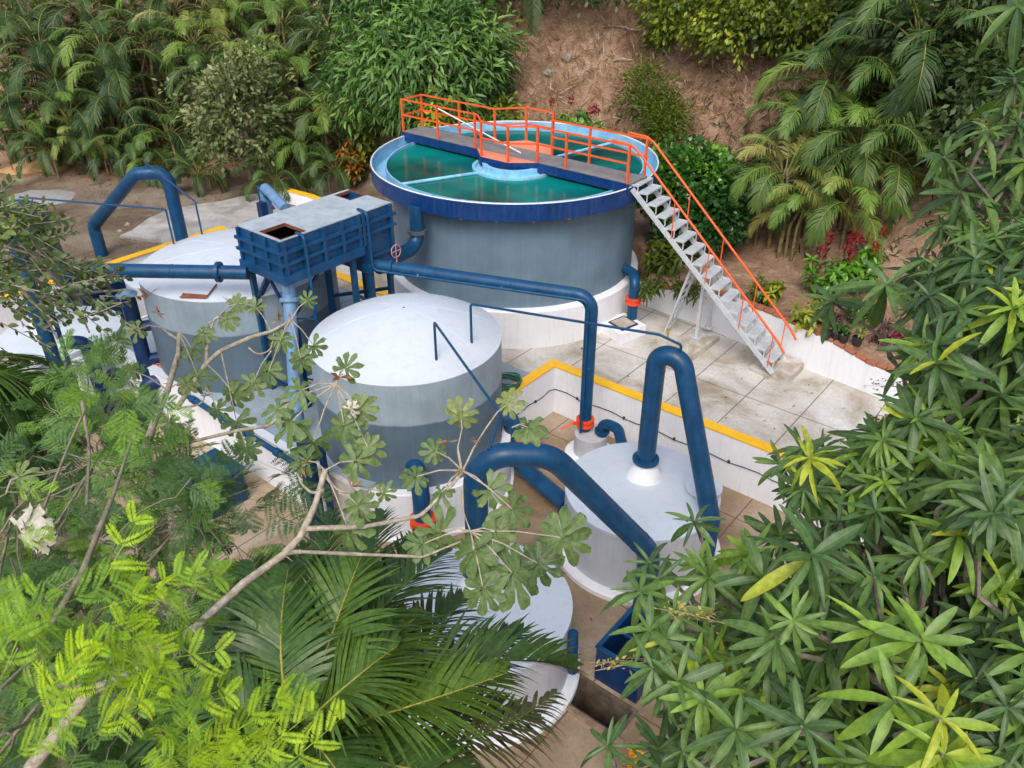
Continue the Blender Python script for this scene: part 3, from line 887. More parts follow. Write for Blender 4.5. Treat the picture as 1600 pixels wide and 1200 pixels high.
p3 = on(316, 367, 2.12); p4 = on(272, 383, 2.12)
zq = zat(p3, 315)
vent('thin blue vent pipe from the left dome to the siphon by the dirt yard', [p3, (p3.x, p3.y, zq), on(222, 250, z4 + .25), (T4R[0] - .35, T4R[1] - .1, z4 + .1)])
vent('thin blue vent pipe running left from the left dome across the dirt yard', [p4, (p4.x, p4.y, zat(p4, 327)), on(30, 308, zat(LR, 308))])

# ================================================================== DOMED SETTLING TANKS
def domed(label, c, ztop, r, apex, skirt_top, skirt_bot, skirt_r, wall_mat, zb):
    cz = Vector((c[0], c[1], 0))
    t = thing('settling_tank', label, 'tank', (c[0], c[1], skirt_bot), 'round settling tanks with domed white roofs')
    obj('tank_wall', MB().lathe(cz, [(r, zb), (r, ztop - .01)], 128), wall_mat, t, 30)
    h = apex - ztop
    prof = [(r + .004, ztop - .015), (r + .006, ztop)] + [(r * (1 - k / 14), ztop + h * (1 - (1 - k / 14) ** 1.95)) for k in range(1, 14)] + [(.02, apex)]
    obj('roof', MB().lathe(cz, prof, 128), M['white_roof'], t, 40)
    sm = MB()
    for k in range(8):
        a = 2 * math.pi * (k + .3) / 8
        pts = []
        for j in range(13):
            f = j / 14
            pts.append(cz + Vector((math.cos(a), math.sin(a), 0)) * (r * (1 - f)) + EZ * (ztop + h * (1 - (1 - f) ** 1.95) + .0005))
        sm.tube(pts, .0035, 5, False)
    obj('roof_seam', sm, M['white_roof'], t, 60)
    if skirt_top is not None:
        obj('base_skirt', MB().lathe(cz, [(skirt_r + .06, skirt_bot), (skirt_r + .06, skirt_bot + .05), (skirt_r, skirt_bot + .06), (skirt_r, skirt_top - .02), (skirt_r - .02, skirt_top), (r - .02, skirt_top)], 128), M['white_wall'], t, 30)
    return t
FT, MT = (-1.92, 12.94), (-5.9, 16.26)
tF = domed('nearer white domed tank in two greys, standing in the middle of the yard', FT, 2.05, 1.73, 2.62, -.10, PIT, 1.90, M['filter_tank_two'], -.2)
tM = domed('farther left white domed tank in two greys behind the bare branch', MT, 2.1, 2.03, 2.42, None, .007, 2.1, M['mid_tank_two'], 0)
hp = on(300, 468, 2.12)
# hatch on the left dome: opening with a raised flap
cz = Vector((MT[0], MT[1], 0)); ha = math.atan2(hp.y - MT[1], hp.x - MT[0])
rd = Vector((math.cos(ha), math.sin(ha), 0)); tg_ = Vector((-rd.y, rd.x, 0))
hb = MB().box(cz + rd * 1.90 + EZ * 2.14, .10, .5, .05, ((rd - EZ * .45).normalized(), tg_, (rd * .45 + EZ).normalized()))
ho = obj('hatch_frame', hb, M['rust'], tM)
obj('hatch_rail', MB().tube([cz + rd * 1.55 + tg_ * .32 + EZ * 2.27, cz + rd * 1.94 + tg_ * .28 + EZ * 2.16, cz + rd * 1.99 - tg_ * .25 + EZ * 2.15], .018, 6), M['rust'], tM, 40)

# ================================================================== RAISED BLUE CHAMBER
U0, U1, V0, V1 = -13.08, -11.80, 7.93, 10.60
ZB, ZT = 2.93, 3.58
t = thing('mixing_chamber', 'raised blue steel mixing chamber with ribbed sides and grey lid on tall legs', 'chamber', W(-12.4, 9.2, 0))
VS = 9.86                                                         # the far bay hangs lower
b = MB()
b.ubox(U0, U0 + .02, V0 + .021, V1, ZB, ZT)
b.ubox(U1 - .02, U1, V0 + .021, V1, ZB, ZT)
b.ubox(U0, U1, V0, V0 + .02, ZB, ZT)
b.ubox(U0 + .021, U1 - .021, V1 - .02, V1 + .001, ZB, ZT)
b.ubox(U0 + .021, U1 - .021, V0 + .021, V1 - .021, ZB, ZB + .02)
b.ubox(U0 + .01, U0 + .03, VS + .021, V1 - .002, 2.30, ZB - .002).ubox(U1 - .022, U1 - .002, VS + .021, V1 - .002, 2.30, ZB - .002)
b.ubox(U0 + .01, U1 - .002, VS, VS + .02, 2.30, ZB - .002).ubox(U0 + .031, U1 - .023, V1 - .022, V1 - .002, 2.30, ZB - .002)
b.ubox(U0 + .031, U1 - .023, VS + .021, V1 - .023, 2.30, 2.32)
obj('shell', b, M['box_blue'], t)
rb_ = MB()
nv = [V0 + .03, V0 + .48, V0 + .93, V0 + 1.38, V0 + 1.80, VS - .02, VS + .08, V1 - .03]
for v in nv:
    lo = ZB if v < VS else 2.30
    rb_.ubox(U1 + .001, U1 + .06, v - .035, v + .035, lo + .002, ZT - .005)
for u in (U0 + .03, U0 + .43, U0 + .86, U1 - .03):
    rb_.ubox(u - .03, u + .03, V0 - .055, V0 - .001, ZB + .002, ZT - .005)
for z in (ZB + .215, ZB + .435):
    rb_.ubox(U1 + .002, U1 + .062, V0 - .10, V1 + .09, z - .028, z + .028)
    rb_.ubox(U0 - .09, U1 + .001, V0 - .062, V0 - .002, z - .0285, z + .0275)
rb_.ubox(U1 + .003, U1 + .060, VS + .1, V1 + .09, 2.62, 2.665)
obj('stiffener', rb_, M['box_blue'], t)
bs = MB()
bs.ubox(U1 - .03, U1 + .07, V0 - .07, VS - .06, ZB - .17, ZB - .003)
bs.ubox(U0 - .05, U1 - .031, V0 - .07, V0 + .03, ZB - .171, ZB - .004)
bs.ubox(U0 - .05, U0 + .05, V0 + .031, VS - .02, ZB - .17, ZB - .003)
obj('base_beam', bs, M['box_blue'], t)
# lid with two square openings
h1 = (-12.48, -11.83, V0 + .04, V0 + .62); h2 = (-13.0, -12.5, V1 - .42, V1 + .02)
lb = MB()
us = sorted({U0 - .01, h1[0], h1[1], h2[0], h2[1], U1 + .01}); vs_ = sorted({V0 - .01, h1[2], h1[3], h2[2], h2[3], V1 + .02})
for i in range(len(us) - 1):
    for j in range(len(vs_) - 1):
        uc, vc = (us[i] + us[i + 1]) / 2, (vs_[j] + vs_[j + 1]) / 2
        if any(h[0] < uc < h[1] and h[2] < vc < h[3] for h in (h1, h2)): continue
        lb.ubox(us[i], us[i + 1], vs_[j], vs_[j + 1], ZT + .001, ZT + .02)
obj('lid', lb, M['lid_grey'], t)
for h in (h1, h2):
    fb = MB()
    fb.ubox(h[0], h[0] + .016, h[2], h[3], ZT - .035, ZT + .026).ubox(h[1] - .016, h[1], h[2], h[3], ZT - .035, ZT + .026)
    fb.ubox(h[0] + .017, h[1] - .017, h[2], h[2] + .016, ZT - .035, ZT + .025).ubox(h[0] + .017, h[1] - .017, h[3] - .016, h[3], ZT - .035, ZT + .025)
    obj('hatch_opening', fb, M['rust'], t)
legs = [(-13.0, 8.0, 0), (-11.86, 8.02, 0), (-12.62, 9.5, 0), (-11.86, 9.55, 0), (-12.66, 10.5, 0), (-11.86, 10.5, 0), (-11.86, 9.98, 0)]
for (u, v, z) in legs:
    obj('leg', MB().bar(W(u, v, .006), W(u, v, ZB - .16 if v < VS else 2.295), .10, .10, EU), M['pipe_blue'], t)
for q0, q1, w_ in (((-13.0, 8.02, 2.0), (-13.0, 8.75, 2.78), .05), ((-12.99, 8.0, 2.05), (-12.45, 8.0, 2.77), .05), ((-11.86, 8.04, 2.05), (-11.86, 8.75, 2.77), .05), ((-11.88, 8.0, 1.9), (-12.5, 8.0, 2.77), .05), ((-13.0, 8.0, 1.3), (-11.86, 8.0, 1.3), .06), ((-13.0, 8.0, .25), (-11.86, 8.0, .3), .06), ((-12.62, 9.5, 1.7), (-11.86, 10.5, 1.75), .06), ((-12.62, 10.5, 1.2), (-11.86, 9.55, 1.95), .05)):
    obj('brace', MB().bar(W(*q0), W(*q1), w_, w_), M['deep_blue'], t)
obj('hatch_shade_block', MB().ubox(U0 + .03, U1 - .03, V0 + .03, V1 - .03, ZB + .03, ZB + .30), M['black'], t)  # added black block, its colour stands for the shade seen through the hatches
# access pipes from the ground beside the old stair on the far side of the chamber
q0 = W(U0 - .9, V1 - .6, 0)
fp = thing('chute_pipe', 'pale blue pipe leaning against the far side of the raised chamber with a thin rail', 'pipe', q0)
c1 = on(412, 291, 3.3); c2 = on(455, 330, 3.2)
obj('pipe', MB().tube(fillet([(c1.x, c1.y, 2.3), c1, on(446, 326, 3.1)], .12, 5), .115, 16), M['pale_pipe'], fp, 40)
obj('post', MB().bar((c1.x - .05, c1.y - .2, 0), (c1.x - .05, c1.y - .2, 3.0), .16, .16, EU), M['deep_blue'], fp)
c3 = on(403, 291, 3.3)
obj('thin_rail', MB().tube([(c3.x, c3.y, 2.0), c3, on(428, 326, 3.0)], .03, 8).tube([on(412, 308, 3.2), on(425, 303, 3.2)], .02, 6), M['pipe_blue'], fp, 40)

# ================================================================== PIPEWORK
def pipe(name, label, pts, r, mat=None, bend=.25, cat='pipe', flanges=(), valve=None, n=20, parent=None):
    t = thing(name, label, cat, pts[0])
    obj('pipe', MB().tube(fillet([Vector(q) for q in pts], bend, 8), r, n), M[mat or 'pipe_blue'], t, 40)
    for a_, b_ in zip(pts[:-1], pts[1:]):
        a_, b_ = Vector(a_), Vector(b_); L_ = (b_ - a_).length
        if L_ > 1.2 and r > .1:
            for k in range(1, int(L_ / 1.6) + 1):
                f = k / (int(L_ / 1.6) + 1)
                obj('weld_seam', MB().ring(a_.lerp(b_, f), b_ - a_, r - .001, .007, 22, 5), M[mat or 'pipe_blue'], t, 60)
    for (c, ax) in flanges: obj('flange', pipe_flange(MB(), c, ax, r * 1.42, .06), M[mat or 'pipe_blue'], t, 30)
    return t
def red_valve(t, c, ax, r, lever=None, wheel=None):
    """butterfly valve: flange pair with bolts, lever or hand wheel"""
    c = Vector(c); ax = Vector(ax).normalized()
    mb = MB()
    pipe_flange(mb, c + ax * .055, ax, r * 1.5, .045); pipe_flange(mb, c - ax * .055, ax, r * 1.5, .045)
    mb.tube([c - ax * .04, c + ax * .04], r * 1.25, 20)
    v = obj('valve', mb, M['valve_red'], t, 30)
    if lever is not None:
        lv = Vector(lever).normalized()
        obj('lever', MB().bar(c + lv * r * 1.3, c + lv * (r * 1.3 + .1) + EZ * .03, .05, .07, EZ, .008).bar(c + lv * (r * 1.3 + .08) + EZ * .05, c + lv * (r * 1.3 + .34) - EZ * .06, .045, .03, EZ, .006), M['valve_red'], v)
    if wheel is not None:
        lv = Vector(wheel).normalized()
        q = c + lv * (r * 1.5 + .14)
        wb = MB().ring(q, lv, .11, .013, 22, 6).tube([c + lv * r * 1.2, q], .018, 8)
        x = lv.cross(EZ).normalized(); y = lv.cross(x)
        for k in range(3):
            a = k * math.pi / 3
            d = x * math.cos(a) + y * math.sin(a)
            wb.tube([q - d * .11, q + d * .11], .009, 6)
        obj('hand_wheel', wb, M['valve_red'], v, 40)
    return v
# long pipe from the chamber to the drain pot
PA, PB = Vector((-2.98, 15.28, 2.46)), Vector((1.50, 13.72, 2.46))
t = pipe('feed_pipe', 'long blue pipe crossing over from the raised chamber and dropping to a red valve', [PA, PB, (PB.x, PB.y, -.54)], .125, bend=.3)
obj('flange', pipe_flange(MB(), PA + (PB - PA).normalized() * .62, PB - PA, .165, .05), M['pipe_blue'], t, 30)
red_valve(t, (PB.x, PB.y, -.36), EZ, .125, lever=(-1, -.25, -.1))
cp = MB()
for f in (.25, .62): 
    q = PA + (PB - PA) * f
    cp.bar(q + Vector((0, -.12, -.02)), q + Vector((0, -.2, -.02)), .03, .03)
for z in (1.4, .2): cp.bar((PB.x - .1, PB.y - .05, z), (PB.x - .17, PB.y - .1, z), .03, .03)
obj('bracket', cp, M['pale_pipe'], t)
oy = Vector((-.10, -.19, 0))
dl = obj('dosing_line', MB().tube(fillet([W(U1 - .1, V0 + 1.92, ZT + .06), W(U1 + .16, V0 + 1.92, ZT + .06), W(U1 + .17, V0 + 1.93, 2.44)] + [PA + Vector((.5, -.32, -.06)), PB + oy, (PB.x + oy.x, PB.y + oy.y, -.5)], .12, 5), .03, 10), M['pipe_blue'], None, 40, W(U1 + .17, V0 + 1.93, 2.4))
tag(dl, 'slim blue line running beneath the long blue crossing pipe', 'pipe')
qf = W(U1 + .17, V0 + .40, 0)
dl2 = obj('dosing_line', MB().tube(fillet([W(U1 - .08, V0 + .42, ZT + .03), W(U1 + .14, V0 + .42, ZT + .03), W(U1 + .16, V0 + .42, 1.6), W(U1 + .3, V0 + .3, .1)], .10, 5), .03, 10).bar(W(U1 + .2, V0 + .4, 1.95), W(U1 - .1, V0 + .2, 1.95), .025, .025).bar(W(U1 + .26, V0 + .33, .6), W(U1 - .1, V0 + .2, .6), .025, .025), M['box_blue'], None, 40, W(U1 + .16, V0 + .42, 1.6))
tag(dl2, 'slim upright blue line running down from the front corner of the raised chamber', 'pipe')
# overflow from the clarifier launder into the crossing pipe
t = pipe('overflow_pipe', 'blue overflow pipe bending down from under the clarifier rim', [(-2.05, 16.62, 3.2), (-2.05, 16.62, 2.32), (-2.75, 15.4, 2.32)], .155, 'pipe_blue', .32)
obj('collar', MB().tube([(-2.05, 16.62, 2.60), (-2.05, 16.62, 2.67)], .215, 22), M['steel_dark'], t, 30)
hw = PA + (PB - PA).normalized() * .72
x = (PB - PA).normalized()
wb = MB().tube([hw + EZ * .1, hw + EZ * .22], .014, 8).ring(hw + EZ * .36, Vector((.75, -.6, .1)), .125, .009, 24, 6).bar(hw + EZ * .22, hw + EZ * .49, .014, .014)
ax = Vector((.75, -.6, .1)).normalized()
wb.bar(hw + EZ * .36 - ax.cross(EZ).normalized() * .13, hw + EZ * .36 + ax.cross(EZ).normalized() * .13, .014, .014)
obj('hand_wheel', wb, paint('faded_pink_wheel', (.55, .25, .21), .5, .3, 8), bpy.data.objects['feed_pipe'], 40)
# pot under the long pipe
pot_c = Vector((1.53, 13.68, 0))
t = thing('drain_pot', 'small grey drain pot with round white foot under the red lever valve', 'pot', (pot_c.x, pot_c.y, PIT))
pot_c = Vector((1.62, 13.62, 0))
obj('foot', MB().lathe(pot_c, [(.0, PIT + .12), (.0, PIT + .002), (.52, PIT + .002), (.52, PIT + .10), (.48, PIT + .13), (.0, PIT + .135)][1:], 40), M['white_wall'], t, 40)
obj('body', MB().lathe(pot_c, [(.34, PIT + .13), (.34, -.58), (.0, -.565)], 40), M['grey_wall'], t, 40)
e0 = pot_c + Vector((.22, -.06, -.6))
t2 = pipe('elbow_pipe', 'short blue elbow pipe arching from the drain pot to the right filter tank', [e0, e0 + EZ * .33, (2.12, 13.3, -.25), (2.2, 12.0, -.4)], .11, bend=.22, flanges=[(e0 + EZ * .12, EZ)])
# riser from clarifier with orange valve and inspection box
P = on(987, 497, .25)
t = pipe('drain_pipe', 'blue hooked pipe with orange valve at the foot of the clarifier', [(2.62, 18.0, 1.22), (2.86, 17.55, 1.22), (P.x, P.y, 1.2), (P.x, P.y, .2)], .12, bend=.2)
red_valve(t, (P.x, P.y, .72), EZ, .12, wheel=(.95, -.2, 0))
t = thing('inspection_box', 'low white masonry box with framed concrete lid by the clarifier', 'box', (2.65, 16.95, 0))
zz = .25
cs = [on(*q, zz) for q in [(938, 503), (972, 524), (1010, 508), (975, 488)]]
obj('body', MB().prism([(c.x, c.y) for c in cs], .004, zz), M['white_wall'], t)
cc_ = sum(cs, Vector()) / 4
obj('lid_frame', MB().prism([(cc_.x + (c.x - cc_.x) * .66, cc_.y + (c.y - cc_.y) * .66) for c in cs], zz + .001, zz + .02), M['deep_blue'], t)
obj('lid', MB().prism([(cc_.x + (c.x - cc_.x) * .54, cc_.y + (c.y - cc_.y) * .54) for c in cs], zz + .021, zz + .03), M['pad'], t)
# outlet hooks of the nearer domed tank
P = Vector((-1.55, 10.74, 0))
t = pipe('outlet_pipe', 'dark blue hooked outlet pipe with red valve in front of the nearer domed tank', [(-1.72, 11.3, .40), (-1.58, 10.88, .42), (-1.55, 10.74, .1), (P.x, P.y, PIT + .05)], .155, bend=.28)
red_valve(t, (P.x, P.y, -.42), EZ, .155, wheel=(.9, -.45, -.05))
q1 = on(842, 752, -.85); q2 = on(893, 795, -.85)
t = pipe('outlet_pipe', 'blue outlet pipe along the sunken floor from domed tank to right filter tank', [(-.35, 13.05, .18), (-.02, 13.1, .18), (.12, 12.95, -.8), q1, q2], .17, bend=.3)
red_valve(t, (.10, 12.97, -.35), Vector((.1, -.1, -1)), .17, wheel=(.9, -.2, .1))
obj('flange', pipe_flange(MB(), q2 - (q2 - q1).normalized() * .12, q2 - q1, .215, .06), M['pipe_blue'], t, 30)
# pale down pipe under the chamber corner, and the twin pipes at the deck wall
cA = W(U1 - .12, V0 + .1, 2.75); cB = on(463, 640, .55)
t = pipe('down_pipe', 'faded pale blue down pipe with flange under the front corner of the raised chamber', [cA, (cA.x, cA.y, 2.5), cB, (cB.x, cB.y - .02, .05)], .125, 'pale_pipe', .15, flanges=[])
dd = (cB - Vector((cA.x, cA.y, 2.5))).normalized()
obj('flange', pipe_flange(MB(), Vector((cA.x, cA.y, 2.5)) + dd * .12, dd, .185, .07), M['pale_pipe'], t, 30)
P = on(500, 835, PIT)
t = pipe('down_pipe', 'thick dark blue upright pipe against the white base of the nearer domed tank', [(P.x, P.y, .95), (P.x, P.y, PIT)], .14, 'deep_blue', .1, flanges=[((P.x, P.y, PIT + .06), EZ)])
t = pipe('down_pipe', 'thinner dark blue upright pipe right of the thick one at the domed tank', [(P.x + .25, P.y + .06, .9), (P.x + .25, P.y + .06, PIT)], .065, 'deep_blue', .1)
# level pipe leaving the chamber to the left
L0 = Vector((-5.02, 14.22, 2.72)); L1 = on(36, 420, 2.72)
t = pipe('feed_pipe', 'long faded blue level pipe running left from the raised chamber past the dome', [L0, L1, (L1.x, L1.y, PIT)], .135, 'pipe_blue', .3)
obj('flange', pipe_flange(MB(), on(342, 425, 2.72), L1 - L0, .2, .07), M['pipe_blue'], t, 30)
t = pipe('dosing_line', 'slim dark blue upright line beside the left end of the long level pipe', [(L1.x + .25, L1.y + .05, 2.4), (L1.x + .25, L1.y + .05, PIT)], .045, 'deep_blue', .1)
# left sunken yard: troughs, vented column, elbows
def trough(label, u0, u1, v0, v1, z0, z1, bars):
    t = thing('trough', label, 'trough', W((u0 + u1) / 2, (v0 + v1) / 2, z0))
    w_ = .025
    b = MB().ubox(u0, u0 + w_, v0, v1, z0, z1).ubox(u1 - w_, u1, v0, v1, z0, z1).ubox(u0 + w_ + .001, u1 - w_ - .001, v0, v0 + w_, z0, z1 - .001).ubox(u0 + w_ + .001, u1 - w_ - .001, v1 - w_, v1, z0, z1 - .001).ubox(u0 + w_, u1 - w_, v0 + w_, v1 - w_, z0 + .01, z0 + .03)
    obj('body', b, M['deep_blue'], t)
    f = MB()
    for (a0, a1, b0, b1) in ((u0 - .02, u0 + .05, v0 - .02, v1 + .02), (u1 - .05, u1 + .02, v0 - .02, v1 + .02), (u0 + .051, u1 - .051, v0 - .02, v0 + .05), (u0 + .051, u1 - .051, v1 - .05, v1 + .02)):
        f.ubox(a0, a1, b0, b1, z1 + .002, z1 + .022)
    for v in bars: f.ubox(u0 + .05, u1 - .05, v - .02, v + .02, z1 - .03, z1 - .002)
    obj('rim', f, M['pipe_blue'], t)
    return t
trough('dark blue open steel trough beside the sump, half hidden by mango leaves', -4.13, -3.4, 7.02, 8.5, PIT + .003, -.48, (7.5, 8.0))
c = on(176, 462, -.35); cu, cv = tr_uv(c.x, c.y)
trough('dark blue open trough in the left yard before the left domed tank', cu - .75, cu + .35, cv - .5, cv + .9, PIT + .003, -.35, (cv,))
c = on(247, 640, PIT)
t = thing('vent_column', 'dark blue vented column with pale conical cap left of the domed tank', 'column', c)
zc = zat(c, 462)
obj('pipe', MB().tube([(c.x, c.y, PIT), (c.x, c.y, zc)], .155, 22), M['deep_blue'], t, 40)
obj('cap', MB().lathe((c.x, c.y, zc), [(.215, .02), (.215, .035), (.0, .17)], 28).tube([(c.x + .1, c.y, zc - .02), (c.x + .1, c.y, zc + .05)], .01, 5), M['pale_pipe'], t, 40)
sl_ = MB()
for k in range(7):
    a = 2 * math.pi * k / 7 - .3
    sl_.box((c.x + .153 * math.cos(a), c.y + .153 * math.sin(a), zc - .3), .012, .025, .38, (Vector((math.cos(a), math.sin(a), 0)), Vector((-math.sin(a), math.cos(a), 0)), EZ))
obj('slot', sl_, M['black'], t)
d = Vector((MT[0] - c.x, MT[1] - c.y, 0)).normalized()
for z, r_ in ((zc - .75, .12), (zc - 1.55, .13)):
    br_ = MB().tube([(c.x, c.y, z), Vector((c.x, c.y, z)) + d * .55], r_, 18)
    pipe_flange(br_, Vector((c.x, c.y, z)) + d * .4, d, r_ * 1.45, .06)
    obj('branch_pipe', br_, M['deep_blue'], t, 40)
red_valve(t, Vector((c.x, c.y, -.25)) + d * .3, d, .11, wheel=(.1, -.6, .7))
P = on(168, 640, PIT)
zt = zat(P, 535)
t = pipe('elbow_pipe', 'dark blue upright pipe with open elbow before the leftmost filter tank', [(P.x, P.y, PIT), (P.x, P.y, zt), (P.x - .35, P.y - .1, zt + .05)], .15, 'deep_blue', .2)
P = on(235, 595, -.2)
t = pipe('elbow_pipe', 'short dark blue elbow beside the foot of the vented column', [(P.x - .2, P.y - .3, PIT), (P.x - .1, P.y, -.25), (P.x + .6, P.y + .2, -.25)], .15, 'deep_blue', .2)
P = on(182, 580, -.6)
t = pipe('elbow_pipe', 'dark blue capped stub pipe by the leftmost filter tank slab', [(P.x - .3, P.y - .05, -.7), (P.x + .15, P.y + .1, -.7)], .15, 'deep_blue', .2)
P = on(90, 572, .0)
t = pipe('elbow_pipe', 'dull dark pipe lying on a bend in front of the leftmost filter tank', [(P.x - .5, P.y - .3, -.9), (P.x - .35, P.y - .1, -.05), (P.x + .55, P.y + .1, .0)], .13, 'steel_dark', .25)
qa, qb = on(282, 612, .09), on(478, 735, .09)
t = pipe('edge_pipe', 'blue pipe laid along the edge of the grey deck with small couplings', [qa, qb], .055, 'pipe_blue', .1)
for f in (.12, .3, .55, .8):
    q = qa + (qb - qa) * f
    obj('coupling', MB().tube([q - (qb - qa).normalized() * .07, q + (qb - qa).normalized() * .07], .08, 14), M['pipe_blue'], t, 40)
qa, qb = on(530, 902, PIT + .12), on(622, 920, PIT + .12)
t = pipe('floor_pipe', 'blue pipe on the sunken floor behind the palm fronds', [qa, qb], .07, 'pipe_blue', .1, flanges=[(qb - (qb - qa).normalized() * .2, qb - qa)])
P = Vector((.82, 7.75, 0))
t = pipe('side_pipe', 'blue pipe on the right side of the nearest filter tank', [(.86, 7.86, .04), (.88, 7.85, -.75)], .075, 'pipe_blue', .15)
# blue cabinet and pale block seen through the feathery leaves
c = on(345, 760, PIT + .3); cu, cv = tr_uv(c.x, c.y)
t = thing('trough', 'blue trough on the sunken floor seen through the feathery leaves', 'trough', W(cu, cv, PIT))
obj('body', MB().ubox(cu - .5, cu + .4, cv - .5, cv + .3, PIT + .004, PIT + .75, .02), M['band_blue'], t)
obj('rim', MB().ubox(cu - .54, cu + .44, cv - .54, cv + .34, PIT + .752, PIT + .79, .01), M['pipe_blue'], t)
c = on(150, 640, PIT); cu, cv = tr_uv(c.x, c.y)
t = thing('masonry_block', 'white masonry pillar with rusty brick foot under the feathery leaves', 'pillar', W(cu, cv, PIT))
obj('shaft', MB().ubox(cu - .18, cu + .18, cv - .18, cv + .18, PIT + .2, PIT + 1.3, .015), M['white_wall'], t)
obj('foot', MB().ubox(cu - .3, cu + .3, cv - .3, cv + .3, PIT + .003, PIT + .2, .015), M['terracotta'], t)

# garden hose coiled on the patio
hc = on(793, 600, .03); pts = []
rng = random.Random(3)
for i in range(190):
    a = i / 190 * 2 * math.pi * 6.5
    rr = .27 + .05 * math.sin(i * .37) + .035 * math.sin(a * .31)
    pts.append((hc.x + rr * math.cos(a) + .02 * math.sin(i * .21), hc.y + rr * math.sin(a), .026 + i * .0006 + .012 * (1 + math.sin(i * .9))))
pts += [(hc.x - .05, hc.y - .45, .08), W(-8.98, 10.3, .09), W(-8.88, 10.15, -.1), W(-8.87, 10.05, -.6), W(-8.80, 9.9, PIT + .03), W(-8.4, 9.6, PIT + .03)]
ho_ = obj('garden_hose', MB().tube(pts, .0185, 7), M['hose'], None, 60, hc)
tag(ho_, 'coiled green garden hose lying on the patio by the yellow edge', 'hose')

# rocks, sand and gravel of the dirt yard
def rock(name, label, c, r, sq, seed, mat, cat='rock', group=None):
    rng = np.random.default_rng(seed)
    n1, n2 = 20, 12
    V = []; F = []
    ph = rng.uniform(0, 6, 8)
    for i in range(n2 + 1):
        th = math.pi * i / n2
        for j in range(n1):
            a = 2 * math.pi * j / n1
            d = np.array([math.sin(th) * math.cos(a), math.sin(th) * math.sin(a), math.cos(th)])
            k = 1 + .16 * math.sin(3 * d[0] + ph[0]) * math.sin(2.5 * d[1] + ph[1]) + .1 * math.sin(5 * d[2] + ph[2] + 3 * d[0]) + .04 * math.sin(11 * d[1] + ph[3] + 7 * d[0])
            V.append((c[0] + d[0] * r * k, c[1] + d[1] * r * k * sq[0], c[2] + d[2] * r * k * sq[1]))
    for i in range(n2):
        for j in range(n1): F.append((i * n1 + j, i * n1 + (j + 1) % n1, (i + 1) * n1 + (j + 1) % n1, (i + 1) * n1 + j))
    o = obj(name, MB().add(V, F), mat, None, 50, (c[0], c[1], c[2] - r * sq[1] * .6))
    return tag(o, label, cat, group)
for i, (px, py, r, lab) in enumerate([(103, 258, .34, 'rounded grey boulder at the edge of the palm grove'), (64, 240, .28, 'small brown boulder left of the grey boulder'), (173, 256, .2, 'small pale stone under the palms'), (12, 392, .55, 'large pale grey boulder at the left picture edge'), (200, 352, .1, 'small white stone on the dirt by the concrete apron'), (188, 362, .08, 'pale pebble at the tip of the concrete apron'), (858, 115, .22, 'pale rounded stone on the brown slope behind the tank'), (888, 95, .22, 'grey stone higher on the brown slope')]):
    P = hit(px, py); rock('boulder', lab, (P.x, P.y, P.z + r * .05), r, (.9, .72), i + 3, M['rock'])
P = hit(62, 262); rock('sand_pile', 'low pile of ochre sand at the grove edge', (P.x, P.y, P.z + .02), 1.2, (.8, .22), 21, M['sand'], 'sand pile')
P = hit(70, 310); rock('gravel_pile', 'low spread of grey gravel on the dirt yard', (P.x, P.y, P.z - .10), 1.5, (.7, .13), 22, M['gravel'], 'gravel')
sp_ = obj('bare_sapling', MB().tube([hit(86, 273) + Vector((0, 0, -.1)), hit(86, 273) + Vector((-.1, 0, .6)), hit(86, 273) + Vector((-.25, .1, 1.6))], .07, 8, radii=[.09, .07, .05]), bark('dry_wood', (.2, .16, .11), (.42, .36, .27)), None, 60, hit(86, 273)); tag(sp_, 'thin bare pale sapling trunk between the two boulders', 'sapling')

# ================================================================== FOLIAGE TOOLS
def lance(w=.22, st=(0, .12, .38, .7, 1), fold=.35, droop=.25, blunt=.02):
    """one leaf of length 1 along +y: V, F, rib"""
    prof = {0: .12}
    V = []; rib = []
    for t in st:
        ww = w / 2 * (max(blunt, math.sin(math.pi * min(1, t * .92 + .04)) ** .8))
        if t == 0: ww = w * .06
        if t == 1: ww = w * blunt
        z = -droop * t * t
        V += [(-ww, t, z + ww * fold), (0, t, z), (ww, t, z + ww * fold)]
        rib += [0, 1, 0]
    F = []
    for i in range(len(st) - 1):
        a = i * 3; b = a + 3
        F += [(a, a + 1, b + 1, b), (a + 1, a + 2, b + 2, b + 1)]
    return np.array(V), np.array(F), np.array(rib, float)
def simple(w=.5, fold=.3, droop=.15):
    V = np.array([(0, 0, 0), (w / 2, .5, fold * w / 2 - droop * .3), (0, 1, -droop), (-w / 2, .5, fold * w / 2 - droop * .3)])
    return V, np.array([(0, 1, 2, 3)]), np.zeros(4)
def unit(a): return a / np.maximum(np.linalg.norm(a, axis=-1, keepdims=True), 1e-9)
def scatter(proto, D, N, P, L, wid=None):
    V0, F0, r0 = proto
    y = unit(D); z = unit(N - (N * y).sum(-1, keepdims=True) * y); x = np.cross(y, z)
    L = np.asarray(L)[:, None, None]
    wv = L if wid is None else L * np.asarray(wid)[:, None, None]
    V = (V0[None, :, 0:1] * x[:, None] * wv + V0[None, :, 1:2] * y[:, None] * L + V0[None, :, 2:3] * z[:, None] * L) + P[:, None]
    n, k = len(P), len(V0)
    F = F0[None] + (np.arange(n) * k)[:, None, None]
    return V.reshape(-1, 3), F.reshape(-1, F0.shape[1]), np.tile(r0, n)
